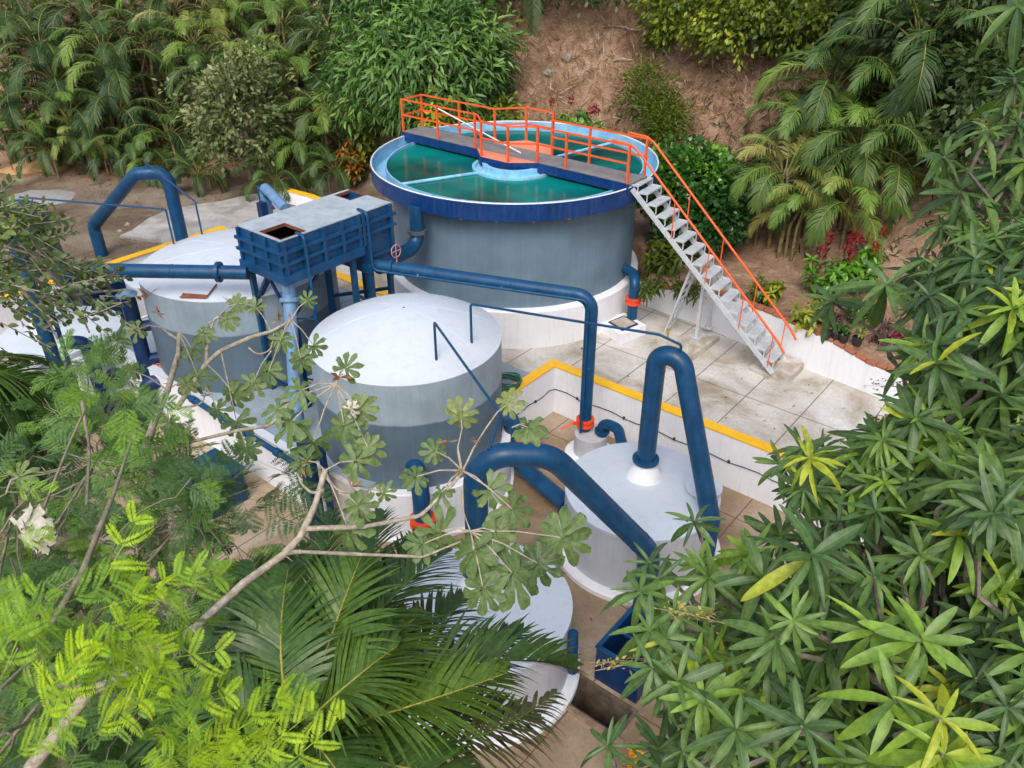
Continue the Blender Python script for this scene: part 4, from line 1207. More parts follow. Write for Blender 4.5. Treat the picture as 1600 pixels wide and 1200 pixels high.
class Leaves:
    def __init__(s): s.V = []; s.F = []; s.T = []; s.Rb = []; s.n = 0
    def put(s, V, F, tint, rib=None):
        s.V.append(V); s.F.append(F + s.n); s.n += len(V)
        s.T.append(np.broadcast_to(tint, (len(V),)) if np.ndim(tint) == 0 else tint)
        s.Rb.append(rib if rib is not None else np.zeros(len(V)))
    def scat(s, proto, D, N, P, L, tint, wid=None):
        V, F, rb = scatter(proto, D, N, P, L, wid)
        s.put(V, F, np.repeat(np.asarray(tint), len(proto[0])), rb)
    def build(s, name, mat, parent=None, loc=None):
        return npmesh(name, np.concatenate(s.V), np.concatenate(s.F), mat, parent, np.concatenate(s.T), np.concatenate(s.Rb), True, loc)
def rsph(g, n, zmin=-1.0):
    z = g.uniform(zmin, 1, n); a = g.uniform(0, 2 * math.pi, n); r = np.sqrt(1 - z * z)
    return np.stack([r * np.cos(a), r * np.sin(a), z], -1)

def rosette(g, P, ax, n, L, proto, lv, tint, open_=1.0):
    """whorl of n leaves at the twig end P, axis ax"""
    ax = unit(np.asarray(ax, float)[None])[0]
    ref = np.array([0, 0, 1.0]) if abs(ax[2]) < .9 else np.array([1.0, 0, 0])
    x = unit(np.cross(ax, ref)[None])[0]; y = np.cross(ax, x)
    k = np.arange(n)
    a = k * 2.39996 + g.uniform(0, 6) + g.normal(0, .15, n)
    el = np.linspace(.95, -.45, n) * open_ + g.normal(0, .16, n)
    D = np.cos(el)[:, None] * (np.cos(a)[:, None] * x + np.sin(a)[:, None] * y) + np.sin(el)[:, None] * ax
    D[:, 2] -= .12
    N = np.tile(ax, (n, 1)) + g.normal(0, .25, (n, 3)) + np.array([0, 0, .25]) - .3 * D
    ll = L * (np.linspace(.6, 1.1, n) if n > 4 else np.ones(n)) * g.uniform(.8, 1.15, n)
    PP = P + ax * (np.linspace(.06, -.16, n) * L)[:, None]
    tn = np.clip(tint + g.normal(0, .07, n), 0, .97); wd = g.uniform(.8, 1.25, n)
    tn = np.where(g.random(n) < .018, .96, tn)
    if isinstance(proto, list):
        pk = g.integers(len(proto), size=n)
        for i in range(len(proto)):
            q = pk == i
            if q.any(): lv.scat(proto[i], D[q], N[q], PP[q], ll[q], tn[q], wd[q])
    else: lv.scat(proto, D, N, PP, ll, tn, wd)

def frond(g, lv, pts, n, ll, wid, tint, seg=3, droop=.35, vee=.35, sweep=(.35, 1.0), rach=.012, prof=1.0, gap0=.14, side_bias=None, rach_tint=.99):
    """feather palm leaf along the curve pts (k,3): midrib and n pairs of narrow leaflets"""
    pts = np.asarray(pts, float)
    K = 28
    s0 = np.concatenate([[0], np.cumsum(np.linalg.norm(np.diff(pts, axis=0), axis=1))]); s0 /= s0[-1]
    ss = np.linspace(0, 1, K)
    C = np.stack([np.interp(ss, s0, pts[:, i]) for i in range(3)], -1)
    T = unit(np.gradient(C, axis=0))
    S = np.cross(T, np.array([0, 0, 1.0])); 
    bad = np.linalg.norm(S, axis=1) < .12
    S = unit(S + 1e-6)
    # keep side vector continuous
    for i in range(1, K):
        if S[i] @ S[i - 1] < 0: S[i] = -S[i]
    if side_bias is not None:
        S = unit(np.asarray(side_bias, float)[None] - (T * np.asarray(side_bias, float)).sum(-1, keepdims=True) * T)
    N = np.cross(S, T)
    if N[:, 2].mean() < 0: N = -N
    # midrib: square section
    rr = rach * (1 - .8 * ss)[:, None]
    ring = np.stack([C + S * rr, C + N * rr, C - S * rr, C - N * rr], 1)
    F = []
    for i in range(K - 1):
        for j in range(4): F.append((i * 4 + j, i * 4 + (j + 1) % 4, (i + 1) * 4 + (j + 1) % 4, (i + 1) * 4 + j))
    lv.put(ring.reshape(-1, 3), np.array(F), rach_tint)
    t = np.repeat(np.linspace(gap0, .995, n), 2); sg = np.tile([1.0, -1.0], n)
    t = np.clip(t + g.normal(0, .25 / n, 2 * n), 0, 1)
    I = lambda A: np.stack([np.interp(t, ss, A[:, i]) for i in range(3)], -1)
    b, tt, sd, nn_ = I(C), I(T), I(S), I(N)
    L = ll * np.clip(np.sin(math.pi * (t * .86 + .10)) ** .7, .25, 1) * g.uniform(.9, 1.08, 2 * n)
    sw = sweep[0] + (sweep[1] - sweep[0]) * t + g.normal(0, .05, 2 * n)
    vv = vee + g.normal(0, .08, 2 * n)
    D = unit(sd * (sg * np.cos(sw) * np.cos(vv))[:, None] + tt * np.sin(sw)[:, None] + nn_ * (np.sin(vv) * np.cos(sw))[:, None])
    Wv = unit(np.cross(D, np.cross(tt, D)))          # blade edge lies along the midrib
    Wv = unit(Wv + nn_ * (sg * -.25)[:, None])
    dr = droop * g.uniform(.6, 1.4, 2 * n)
    wp = np.interp(np.linspace(0, 1, seg + 1), [0, .25, .65, 1], [.55, 1, .8, .06])
    Vs = []
    for k in range(seg + 1):
        f = k / seg
        c = b + D * (L * f * (1 - .12 * dr * f))[:, None] + np.array([0, 0, -1.0]) * (dr * L * f ** 2.2)[:, None]
        hw = (wid / 2 * wp[k])
        Vs += [c - Wv * hw, c + Wv * hw]
    V = np.stack(Vs, 1)
    m = (seg + 1) * 2
    F0 = np.array([(2 * k, 2 * k + 1, 2 * k + 3, 2 * k + 2) for k in range(seg)])
    Fq = (F0[None] + (np.arange(2 * n) * m)[:, None, None]).reshape(-1, 4)
    lv.put(V.reshape(-1, 3), Fq, np.repeat(np.clip(tint + g.normal(0, .04, 2 * n), 0, .9), m))
def arch(base, az, e0, e1, L, K=16):
    base = np.asarray(base, float)
    P = [base]; 
    for i in range(K):
        e = e0 + (e1 - e0) * ((i + .5) / K) ** 1.25
        P.append(P[-1] + np.array([math.cos(az) * math.cos(e), math.sin(az) * math.cos(e), math.sin(e)]) * (L / K))
    return np.array(P)
def bez(a, b, c, K=16):
    t = np.linspace(0, 1, K)[:, None]
    a, b, c = np.array(a), np.array(b), np.array(c)
    m = 2 * b - (a + c) / 2
    return (1 - t) ** 2 * a + 2 * t * (1 - t) * m + t * t * c

# ------------------------------------------------------------------ leaf colours (base albedo)
M['palm_far'] = leaf('areca_palm_leaf', [(0, (.034, .078, .026)), (.4, (.085, .155, .036)), (.65, (.15, .27, .038)), (.9, (.34, .31, .095)), (1, (.24, .22, .08))], .5, .25, .35)
M['palm_near'] = leaf('near_palm_leaf', [(0, (.038, .085, .027)), (.35, (.072, .150, .034)), (.6, (.13, .23, .032)), (.8, (.15, .24, .025)), (.9, (.14, .125, .075)), (1, (.40, .38, .06))], .38, .28, .5)
M['mango'] = leaf('mango_leaf', [(0, (.036, .082, .030)), (.35, (.075, .152, .048)), (.6, (.145, .255, .056)), (.8, (.21, .37, .035)), (1, (.42, .45, .03))], .44, .28, .45, .45)
M['mango_far'] = leaf('far_mango_leaf', [(0, (.036, .085, .027)), (.5, (.10, .22, .046)), (1, (.22, .38, .08))], .42, .28, .5)
M['feather'] = leaf('feathery_leaf', [(0, (.055, .115, .048)), (.35, (.105, .205, .072)), (.6, (.18, .34, .055)), (.8, (.27, .45, .03)), (1, (.40, .55, .02))], .5, .35, .3)
M['trumpet'] = leaf('trumpet_tree_leaf', [(0, (.075, .13, .05)), (.5, (.14, .22, .075)), (.8, (.24, .30, .11)), (.9, (.34, .36, .20)), (1, (.42, .12, .05))], .5, .28, .4, .5)
M['small'] = leaf('small_round_leaf', [(0, (.035, .065, .018)), (.5, (.085, .14, .032)), (1, (.20, .30, .03))], .4, .25, .5)
M['vine'] = leaf('yellow_green_leaf', [(0, (.035, .065, .008)), (.45, (.10, .16, .014)), (.8, (.22, .29, .02)), (1, (.36, .40, .03))], .45, .33, .4)
M['varieg'] = leaf('variegated_leaf', [(0, (.05, .085, .028)), (.5, (.16, .21, .07)), (.85, (.34, .37, .16)), (1, (.48, .50, .30))], .5, .25, .4)
M['hedge'] = leaf('glossy_hedge_leaf', [(0, (.015, .055, .012)), (.5, (.033, .115, .018)), (.85, (.085, .24, .02)), (1, (.2, .4, .03))], .3, .22, .6)
M['croton'] = leaf('croton_leaf', [(0, (.03, .06, .012)), (.35, (.09, .14, .016)), (.6, (.28, .28, .02)), (.8, (.38, .14, .018)), (1, (.30, .035, .015))], .4, .25, .5)
M['yellowbush'] = leaf('yellow_croton_leaf', [(0, (.035, .07, .01)), (.4, (.12, .18, .015)), (.7, (.34, .36, .02)), (1, (.52, .48, .04))], .4, .25, .5)
M['purple'] = leaf('purple_leaf', [(0, (.05, .02, .025)), (.5, (.12, .035, .05)), (.85, (.17, .10, .08)), (1, (.34, .03, .07))], .45, .2, .4)
M['red_plume'] = leaf('crimson_plume', [(0, (.16, .004, .012)), (.6, (.30, .008, .025)), (1, (.45, .02, .05))], .6, .2, .3)
M['grass'] = leaf('undergrowth_leaf', [(0, (.02, .035, .010)), (.5, (.045, .065, .018)), (1, (.10, .11, .035))], .6, .2, .3)
M['straw'] = leaf('dry_litter', [(0, (.07, .035, .018)), (.5, (.20, .115, .062)), (.85, (.34, .235, .14)), (1, (.48, .40, .30))], .8, .1, .2)
M['panicle'] = leaf('mango_panicle', [(0, (.45, .42, .08)), (1, (.48, .33, .18))], .6, .2, .3)
M['bark_grey'] = bark('grey_bark', (.13, .11, .085), (.34, .30, .24))
M['bark_pale'] = bark('pale_ringed_bark', (.26, .21, .15), (.52, .46, .37), 22)
M['bark_dark'] = bark('dark_bark', (.05, .038, .026), (.15, .115, .08))
M['palm_stem'] = bark('palm_stem', (.10, .085, .035), (.26, .22, .10), 9)

def limb(mb, a, b_, r0, r1, g, wob=.06, K=7, n=8):
    a, b_ = Vector(a), Vector(b_)
    L = (b_ - a).length
    pts = []; rad = []
    for i in range(K + 1):
        f = i / K
        q = a.lerp(b_, f)
        if 0 < i < K: q += Vector(g.normal(0, wob * L / 3, 3))
        q.z += .10 * L * math.sin(math.pi * f) * .5
        pts.append(q); rad.append(r0 + (r1 - r0) * f)
    mb.tube(pts, r0, n, True, rad)

# ================================================================== FAR PALMS
def palm_crown(seed, L, nf, ll, tone, n=42, wid=.038):
    g = np.random.default_rng(seed)
    lv = Leaves()
    for k in range(nf):
        az = k * 2.39996 + g.normal(0, .2)
        f = k / (nf - 1)
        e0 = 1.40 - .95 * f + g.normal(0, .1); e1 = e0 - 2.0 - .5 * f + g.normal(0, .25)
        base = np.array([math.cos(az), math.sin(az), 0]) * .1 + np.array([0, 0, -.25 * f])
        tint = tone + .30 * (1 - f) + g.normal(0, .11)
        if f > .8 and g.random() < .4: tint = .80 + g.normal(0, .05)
        frond(g, lv, arch(base, az, e0, e1, L * g.uniform(.75, 1.1)), n, ll, wid, min(max(tint, .02), .88), 2, .5, .35, (.35, 1.0), .022, gap0=.2, rach_tint=.9)
    return lv
crowns = {}
def get_crown(kind):
    return crowns[kind]
def far_palm(label, P, kind, sc, rz, group, stems=3):
    base = Vector((P.x, P.y, H1(P.x, P.y)))
    t = thing('areca_palm', label, 'palm tree', base, group)
    g = np.random.default_rng(int(abs(P.x * 31 + P.y * 17 + P.z * 7) * 10) % 9973)
    mb = MB()
    for k in range(stems):
        off = Vector((g.normal(0, .12 * sc), g.normal(0, .12 * sc), 0))
        mb.tube([base + off * 2.2 - EZ * .2, base.lerp(P, .55) + off * 2.4, P + off * .3 + EZ * .05], .05, 7, True, [.06 * sc, .05 * sc, .035 * sc])
    obj('trunk', mb, M['palm_stem'], t, 60)
    me = crowns[kind]
    c = bpy.data.objects.new('crown', me); COL.objects.link(c)
    c.parent = t; c.location = P - base; c.scale = (sc,) * 3; c.rotation_euler = (0, 0, rz)
    return t
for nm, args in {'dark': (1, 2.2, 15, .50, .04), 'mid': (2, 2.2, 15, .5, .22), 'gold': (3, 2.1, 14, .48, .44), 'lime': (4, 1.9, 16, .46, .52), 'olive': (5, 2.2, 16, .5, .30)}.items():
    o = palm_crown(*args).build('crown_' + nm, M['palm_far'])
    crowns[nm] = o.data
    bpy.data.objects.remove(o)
G1 = 'areca palms of the grove behind the dirt yard'
grove = [
 (12, 150, 30.5, 'dark', 1.1, 'dark drooping palm at the far left edge above the dirt yard'),
 (60, 70, 32.5, 'dark', 1.15, 'dark tall palm high in the top left corner'),
 (105, 175, 30.0, 'mid', 1.0, 'green palm low in the grove left of the bright fan fronds'),
 (128, 215, 29.3, 'lime', .8, 'small bright green palm low in front of the grove'),
 (160, 75, 32.0, 'mid', 1.15, 'grey green palm high in the grove above the ochre sand'),
 (185, 170, 30.2, 'dark', 1.1, 'dark green palm in the middle of the grove above the blue arch pipe'),
 (235, 60, 32.2, 'dark', 1.15, 'dark palm high in the grove above the blue arch pipe'),
 (215, 235, 29.0, 'mid', .8, 'low palm with fronds hanging over the dirt above the blue arch pipe'),
 (262, 205, 29.6, 'dark', 1.0, 'dark shaded palm just left of the variegated shrub'),
 (300, 60, 31.5, 'gold', 1.1, 'yellowish palm above the variegated shrub'),
 (345, 25, 33.0, 'lime', 1.1, 'bright palm at the top edge above the variegated shrub'),
 (392, 95, 30.6, 'gold', 1.0, 'golden green palm directly behind the variegated shrub'),
 (440, 30, 32.4, 'olive', 1.15, 'olive palm at the top edge left of the bright mango tree'),
 (468, 110, 29.8, 'olive', 1.1, 'olive palm with pale dry frond left of the bright mango tree'),
 (505, 175, 28.2, 'mid', .95, 'green palm low beside the bright mango tree'),
 (470, 225, 27.6, 'olive', .8, 'small olive palm with drooping fronds right of the variegated shrub'),
 (405, 10, 34.5, 'dark', 1.2, 'dark palm half out of the top edge above the olive palm'),
 (130, 15, 34.5, 'dark', 1.2, 'dark palm cut by the top edge left of centre of the grove'),
 (270, 5, 35.0, 'mid', 1.2, 'green palm cut by the top edge above the dark palm'),
 (520, 70, 31.5, 'dark', 1.1, 'dark palm squeezed behind the bright mango tree'),
 (20, 20, 35.0, 'dark', 1.2, 'dark palm in the extreme top left corner'),
 (75, 232, 29.0, 'dark', .75, 'low dark palm touching the ground above the ochre sand'),
 (165, 238, 29.2, 'dark', .75, 'low dark palm at the dirt edge right of the bare sapling'),
 (250, 258, 28.7, 'mid', .7, 'lowest small palm at the dirt edge left of the variegated shrub'),
 (310, 270, 27.6, 'dark', .7, 'low dark palm under the left side of the variegated shrub'),
 (430, 280, 26.8, 'dark', .7, 'low dark palm under the right side of the variegated shrub'),
 (520, 262, 26.8, 'dark', .7, 'low dark palm left of the red croton'),
 (40, 205, 29.8, 'olive', .9, 'olive palm leaning low at the left picture edge'),
 (180, 115, 31.0, 'mid', 1.1, 'green palm in the second row above the bare sapling'),
 (85, 120, 31.4, 'dark', 1.1, 'dark palm in the second row near the left picture edge'),
 (330, 110, 30.6, 'mid', 1.0, 'green palm crown right above the top of the variegated shrub'),
]
for i, (px, py, Y, k, sc, lab) in enumerate(grove):
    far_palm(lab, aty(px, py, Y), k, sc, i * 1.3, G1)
G2 = 'areca palms on the bank right of the staircase'
bank = [
 (1228, 268, 2.0, 'lime', 1.0, 'bright green bushy palm above the red plume flowers'),
 (1262, 200, 1.6, 'olive', 1.0, 'olive palm just behind the bright bushy palm'),
 (1300, 140, 1.9, 'mid', 1.1, 'blue green fan like palm on the bank above the bright palm'),
 (1345, 225, 1.8, 'olive', 1.05, 'palm with one upright dark frond right of the bright palm'),
 (1330, 315, 1.3, 'gold', .9, 'yellowing palm low on the bank behind the red plume flowers'),
 (1440, 65, 3.0, 'mid', 1.3, 'grey green palm high on the bank below the top edge'),
 (1405, 140, 1.5, 'olive', 1.1, 'palm with golden hanging frond beside the mango leaves'),
 (1380, 20, 1.8, 'dark', 1.15, 'dark palm at the top edge right of the yellow green vines'),
 (1500, 95, 1.8, 'dark', 1.2, 'shaded palm behind the upper mango leaves'),
 (1195, 300, 1.3, 'mid', .75, 'small green palm at the left foot of the bright bushy palm'),
 (1260, 320, 1.4, 'lime', .8, 'low palm with arching fronds right above the red plume flowers'),
 (1400, 250, 1.3, 'mid', 1.0, 'palm half hidden behind the mango leaf tips on the bank'),
]
for i, (px, py, off, k, sc, lab) in enumerate(bank):
    far_palm(lab, near(px, py, off), k, sc, i * 1.7 + .6, G2)
# one long dark frond hanging over the slope
P = aty(822, -60, 29.5); g = np.random.default_rng(5); lv = Leaves()
b0 = Vector((P.x, P.y + .6, H1(P.x, P.y + .6)))
t = thing('fan_palm', 'dark palm with one long hanging frond left of the bare slope', 'palm tree', b0)
obj('trunk', MB().tube([b0, P + Vector((0, .3, 0))], .12, 8), M['palm_stem'], t, 60)
for az, e0, e1, L in ((-1.5, .35, -1.75, 3.9), (-.4, .7, -1.2, 3.4), (2.8, .7, -1.1, 3.4), (1.2, .9, -.9, 3.2), (-2.4, .75, -1.2, 3.3)):
    frond(g, lv, arch(np.array(P), az, e0, e1, L), 60, .62, .04, .14, 2, .45, .3, (.3, .9), .03, gap0=.1, rach_tint=.3)
lv.build('crown', M['palm_far'], t)

# ================================================================== FAR TREES AND SHRUBS
def crown_leaves(seed, C, rad, nclump, per, L, proto, tint, spread=.35, zmin=-.6, droop=.5, shell=.5, lump=.22, tint_sd=.12, wid=None, up=.6):
    """leaf clumps spread through an uneven crown volume"""
    g = np.random.default_rng(seed)
    lv = Leaves()
    d = rsph(g, nclump, zmin)
    lumps = rsph(g, 9, -.3)
    k = 1 + lump * np.max((d @ lumps.T) ** 5 * np.sign(d @ lumps.T), axis=1) - lump * .5
    r = (shell + (1 - shell) * g.random(nclump) ** .6) * k
    c = np.asarray(C) + d * r[:, None] * np.asarray(rad)
    base_t = np.clip(tint + g.normal(0, tint_sd, nclump), .0, 1)
    for i in range(nclump):
        n = max(3, int(per * g.uniform(.6, 1.4)))
        e = rsph(g, n)
        P = c[i] + e * (g.random(n) ** .5)[:, None] * spread
        D = unit(e + d[i] * .8 + g.normal(0, .35, (n, 3)) + np.array([0, 0, -droop]))
        N = unit(d[i] * .7 + np.array([0, 0, up]) + g.normal(0, .45, (n, 3)))
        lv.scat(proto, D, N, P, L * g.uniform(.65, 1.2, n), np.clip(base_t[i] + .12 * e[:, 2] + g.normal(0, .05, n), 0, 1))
    return lv, c
def tree(name, label, cat, C, rad, foot, seed, nclump, per, L, proto, mat, tint, trunk_r=.12, limbs=8, group=None, bark_m='bark_dark', **kw):
    t = thing(name, label, cat, foot, group)
    lv, c = crown_leaves(seed, C, rad, nclump, per, L, proto, tint, **kw)
    g = np.random.default_rng(seed + 99)
    mb = MB()
    C = Vector(C); foot = Vector(foot)
    fork = foot.lerp(C, .45)
    limb(mb, foot - EZ * .2, fork, trunk_r, trunk_r * .75, g, .04)
    for i in range(limbs): limb(mb, fork, Vector(c[int(g.integers(len(c)))]), trunk_r * .6, trunk_r * .12, g, .08, 6, 6)
    obj('trunk', mb, M[bark_m], t, 60)
    lv.build('crown', M[mat], t)
    return t
LZ = lance(.24, (0, .3, .65, 1), .3, .3)
LS = simple(.5); LN = simple(.26, .3, .3); LR_ = simple(.75)
def foot_of(P, back=.0): return Vector((P.x, P.y + back, H1(P.x, P.y + back)))
P = aty(660, 105, 27.2)
tree('mango_tree', 'bright green bushy mango tree behind the left end of the orange bridge', 'tree', P, (2.7, 2.2, 2.55), foot_of(P, .8), 11, 680, 15, .33, LZ, 'mango_far', .58, .2, 14, None, 'bark_dark', spread=.42, zmin=-.8, droop=.6, shell=.45, lump=.6, tint_sd=.2)
P = aty(610, 15, 29.5)
tree('mango_tree', 'green mango tree crown at the top edge left of the bright mango tree', 'tree', P, (2.2, 1.8, 1.9), foot_of(P, .5), 12, 300, 12, .36, LZ, 'mango_far', .3, .16, 8, None, 'bark_dark', spread=.4, droop=.55, lump=.3)
P = aty(755, 130, 27.0)
tree('fine_shrub', 'dull fine leaved shrub right of the bright mango tree', 'shrub', P, (.85, .9, 1.7), foot_of(P, .3), 13, 200, 16, .22, LN, 'mango_far', .08, .07, 6, spread=.3, droop=.5)
P = aty(372, 185, 27.6)
tree('variegated_shrub', 'pale variegated shrub in front of the palm grove', 'shrub', P, (1.75, 1.4, 2.25), foot_of(P, .3), 14, 430, 11, .22, LS, 'varieg', .45, .09, 14, None, 'bark_grey', spread=.36, droop=.25, shell=.4, lump=.7, tint_sd=.25)
for (px, py, Y, rad, lab, sd_) in ((1100, 10, 1.5, (1.9, 1.4, 1.8), 'yellow green vine covered bush hanging over the bare slope', 15), (1190, 25, 1.6, (2.0, 1.5, 1.5), 'yellow green bush at the top edge right of the hanging vines', 16), (1280, 25, 1.5, (1.7, 1.4, 1.5), 'green leafy bush at the top edge behind the bank palms', 17)):
    P = near(px, py, Y)
    tree('vine_bush', lab, 'bush', P, rad, foot_of(P, .5), sd_, 330, 13, .19, LS, 'vine', .66 if sd_ < 17 else .4, .08, 10, None, 'bark_grey', spread=.33, droop=.5, shell=.5, lump=.35, tint_sd=.17)
for (px, py, Y, rad, lab, sd_) in ((1012, 150, 25.0, (.8, .7, 1.05), 'wispy fern like bush growing on the bare slope', 21), (1040, 195, 24.2, (.7, .6, .8), 'wispy pale green bush low on the bare slope behind the bridge', 22), (1035, 75, 27.5, (.5, .5, 1.0), 'thin dark creeper hanging on the bare slope', 23)):
    P = aty(px, py, Y)
    tree('slope_bush', lab, 'bush', P, rad, foot_of(P, .2), sd_, 170, 16, .14, LN, 'vine', .42, .04, 8, None, 'bark_dark', spread=.3, droop=.1, shell=.2, tint_sd=.14)
# dark mass of trees filling the top right corner and beyond the grove
for i, (px, py, Y, rad, lab) in enumerate(((1570, 40, 1.6, (2.6, 2, 2.4), 'dark dense tree in the top right corner'), (1490, -20, 1.0, (2.4, 1.6, 1.8), 'dark tree at the top edge right of the grey green palm'), (1590, 180, 1.6, (1.8, 1.6, 2.2), 'shaded tree behind the upper right mango leaves'), (950, -60, 1.5, (2.6, 2, 2.2), 'dull bush above the bare slope at the top edge'), (730, -40, 2.0, (3, 2, 2.2), 'dark tree above the bright mango tree at the top edge'))):
    P = near(px, py, Y)
    tree('dark_tree', lab, 'tree', P, rad, foot_of(P, .4), 30 + i, 420, 13, .21, LS, 'small', .22, .15, 8, None, 'bark_dark', spread=.45, lump=.3)
# hedge and garden plants on the bank behind the staircase
P = aty(1082, 290, 20.6)
tree('ficus_hedge', 'glossy dark green hedge behind the top of the staircase', 'hedge', P, (1.25, .9, 1.05), foot_of(P, .2), 41, 330, 14, .17, LR_, 'hedge', .6, .06, 10, spread=.26, droop=.2, shell=.55, tint_sd=.18)
P = aty(1115, 345, 19.6)
tree('ficus_hedge', 'lower glossy hedge beneath the orange handrails', 'hedge', P, (.8, .7, .95), foot_of(P, .2), 42, 240, 13, .16, LR_, 'hedge', .28, .06, 8, spread=.24, droop=.2, shell=.5, tint_sd=.15)
P = aty(1065, 345, 20.4)
tree('ficus_hedge', 'shaded hedge end against the clarifier behind the stairs', 'hedge', P, (.7, .6, .9), foot_of(P, .2), 43, 170, 13, .16, LR_, 'hedge', .1, .06, 8, spread=.24, droop=.2, shell=.5)
def tuft(name, label, cat, P, seed, nst, per, L, h, spreadr, proto, mat, tint, group=None, tsd=.12, parent=None, openv=1.0):
    """garden plant: several leafy stems, each ending in a whorl"""
    P = Vector(P)
    t = parent or thing(name, label, cat, P, group)
    g = np.random.default_rng(seed)
    lv = Leaves(); mb = MB()
    for k in range(nst):
        a = g.uniform(0, 6.28); r = spreadr * math.sqrt(g.random())
        top = P + Vector((r * math.cos(a), r * math.sin(a), h * g.uniform(.55, 1.05) * (1 - .35 * (r / spreadr) ** 2)))
        b0 = P + Vector((r * .35 * math.cos(a), r * .35 * math.sin(a), -.02))
        mb.tube([b0, b0.lerp(top, .6) + Vector((0, 0, .02)), top], .008, 5)
        for q in (1.0, .72, .5):
            rosette(g, np.array(b0.lerp(top, q)), np.array([.35 * math.cos(a) * r / spreadr, .35 * math.sin(a) * r / spreadr, 1]), max(3, int(per * (1 if q == 1 else .6))), L, proto, lv, float(np.clip(tint + g.normal(0, tsd), 0, .97)), openv)
    obj('stem', mb, M['bark_dark'], t, 60)
    lv.build('foliage', M[mat], t)
    return t
LB = lance(.36, (0, .35, .7, 1), .25, .3, .1)
def plant_at(px, py, z=None):
    return hit(px, py) if z is None else on(px, py, z)
tuft('croton', 'yellow green croton bush beside the clarifier wall behind the stairs', 'shrub', plant_at(1042, 428), 51, 22, 9, .27, .95, .55, LB, 'yellowbush', .3)
tuft('border_plant', 'low strap leaved border plants at the wall by the orange valve', 'plant', plant_at(1018, 462), 52, 16, 9, .24, .42, .5, lance(.18, (0, .4, .75, 1), .3, .4), 'yellowbush', .16)
tuft('border_plant', 'low green border plants by the lattice leg of the stairs', 'plant', plant_at(1068, 462), 53, 14, 9, .24, .4, .45, lance(.18, (0, .4, .75, 1), .3, .4), 'yellowbush', .22)
tuft('croton', 'yellow croton under the middle of the orange handrails', 'shrub', plant_at(1195, 478), 54, 15, 8, .22, .75, .42, LB, 'yellowbush', .42)
tuft('croton', 'bright yellow croton at the brick edge near the foot of the handrails', 'shrub', plant_at(1262, 512), 55, 18, 9, .23, .75, .45, LB, 'yellowbush', .55)
tuft('croton', 'red and orange croton left of the clarifier rim', 'shrub', plant_at(552, 292), 56, 30, 8, .26, 1.5, .6, LB, 'croton', .62, tsd=.25)
tuft('croton', 'yellow green croton at the left side of the clarifier', 'shrub', plant_at(572, 262), 57, 24, 8, .26, 1.9, .6, LB, 'yellowbush', .35, tsd=.2)
tuft('croton', 'yellow leaved shrub behind the left end of the footbridge', 'shrub', aty(690, 225, 24.6) * 1, 58, 26, 8, .28, 1.6, .75, LB, 'yellowbush', .5, tsd=.2)
tuft('croton', 'yellow green shrub behind the middle of the orange railing', 'shrub', aty(790, 230, 24.8), 59, 24, 8, .26, 1.5, .7, LB, 'yellowbush', .42, tsd=.2)
def plume_plant(label, P, seed, n, h, sp):
    t = tuft('plume_plant', label, 'flower', P, seed, n, 8, .27, h, sp, lance(.4, (0, .35, .7, 1), .25, .35, .05), 'hedge', .82, 'plants with crimson flower plumes', .08)
    g = np.random.default_rng(seed + 5)
    for k in range(max(3, n // 3)):
        a = g.uniform(0, 6.28); r = sp * math.sqrt(g.random())
        q = Vector(P) + Vector((r * math.cos(a), r * math.sin(a), h * g.uniform(.8, 1.1)))
        lv = Leaves(); m = 90
        zz = g.random(m); an = g.uniform(0, 6.28, m)
        rr = .075 * np.sin(math.pi * np.clip(.15 + .8 * zz, 0, 1)) + .01
        PP = np.array(q) + np.stack([rr * np.cos(an) * .5, rr * np.sin(an) * .5, zz * .34], -1)
        D = np.stack([np.cos(an), np.sin(an), np.full(m, .9)], -1)
        lv.scat(simple(.35), D, np.stack([-np.cos(an), -np.sin(an), np.ones(m)], -1), PP, rr * 1.1, g.random(m))
        lv.build('flower_plume', M['red_plume'], t)
plume_plant('tall leafy plant with crimson plumes on the bank under the bright palm', plant_at(1285, 465), 61, 16, 1.15, .5)
plume_plant('leafy plant with crimson plumes beside the mango leaf tips', plant_at(1335, 460), 62, 15, 1.15, .5)
plume_plant('row plant with small red plumes behind the clarifier far rim', aty(905, 215, 24.2), 63, 16, .8, .9)
tuft('cordyline', 'dark purple leaved plant beside the terracotta pot', 'plant', plant_at(1290, 512), 64, 9, 8, .22, .4, .28, lance(.2, (0, .4, .75, 1), .3, .4), 'purple', .5)
tuft('cordyline', 'purple and pink leaved plant right of the black pots', 'plant', plant_at(1385, 538), 65, 12, 9, .26, .55, .3, lance(.2, (0, .4, .75, 1), .3, .4), 'purple', .55, tsd=.25)
tuft('shrub', 'fine leaved round green shrub behind the black pots', 'shrub', plant_at(1335, 505), 66, 34, 10, .11, .62, .42, lance(.3, (0, .5, 1), .2, .2), 'hedge', .5)
def pot(label, P, r, h, mat, plant=None):
    t = thing('plant_pot', label, 'plant pot', P, 'plant pots along the brick edge')
    P = Vector(P)
    obj('pot', MB().lathe(P, [(.0, .005), (r * .72, .005), (r, h - .02), (r * 1.06, h - .02), (r * 1.06, h), (r * .9, h), (r * .88, h - .03), (.0, h - .03)], 24), mat, t, 40)
    if plant: tuft('', '', '', P + EZ * (h - .03), *plant, parent=t)
wz = .93
def edge(px, py): return plant_at(px, py)
pot('terracotta pot on the bank behind the brick edge', edge(1279, 525), .16, .26, M['terracotta'], (71, 4, 6, .12, .2, .1, LB, 'purple', .4))
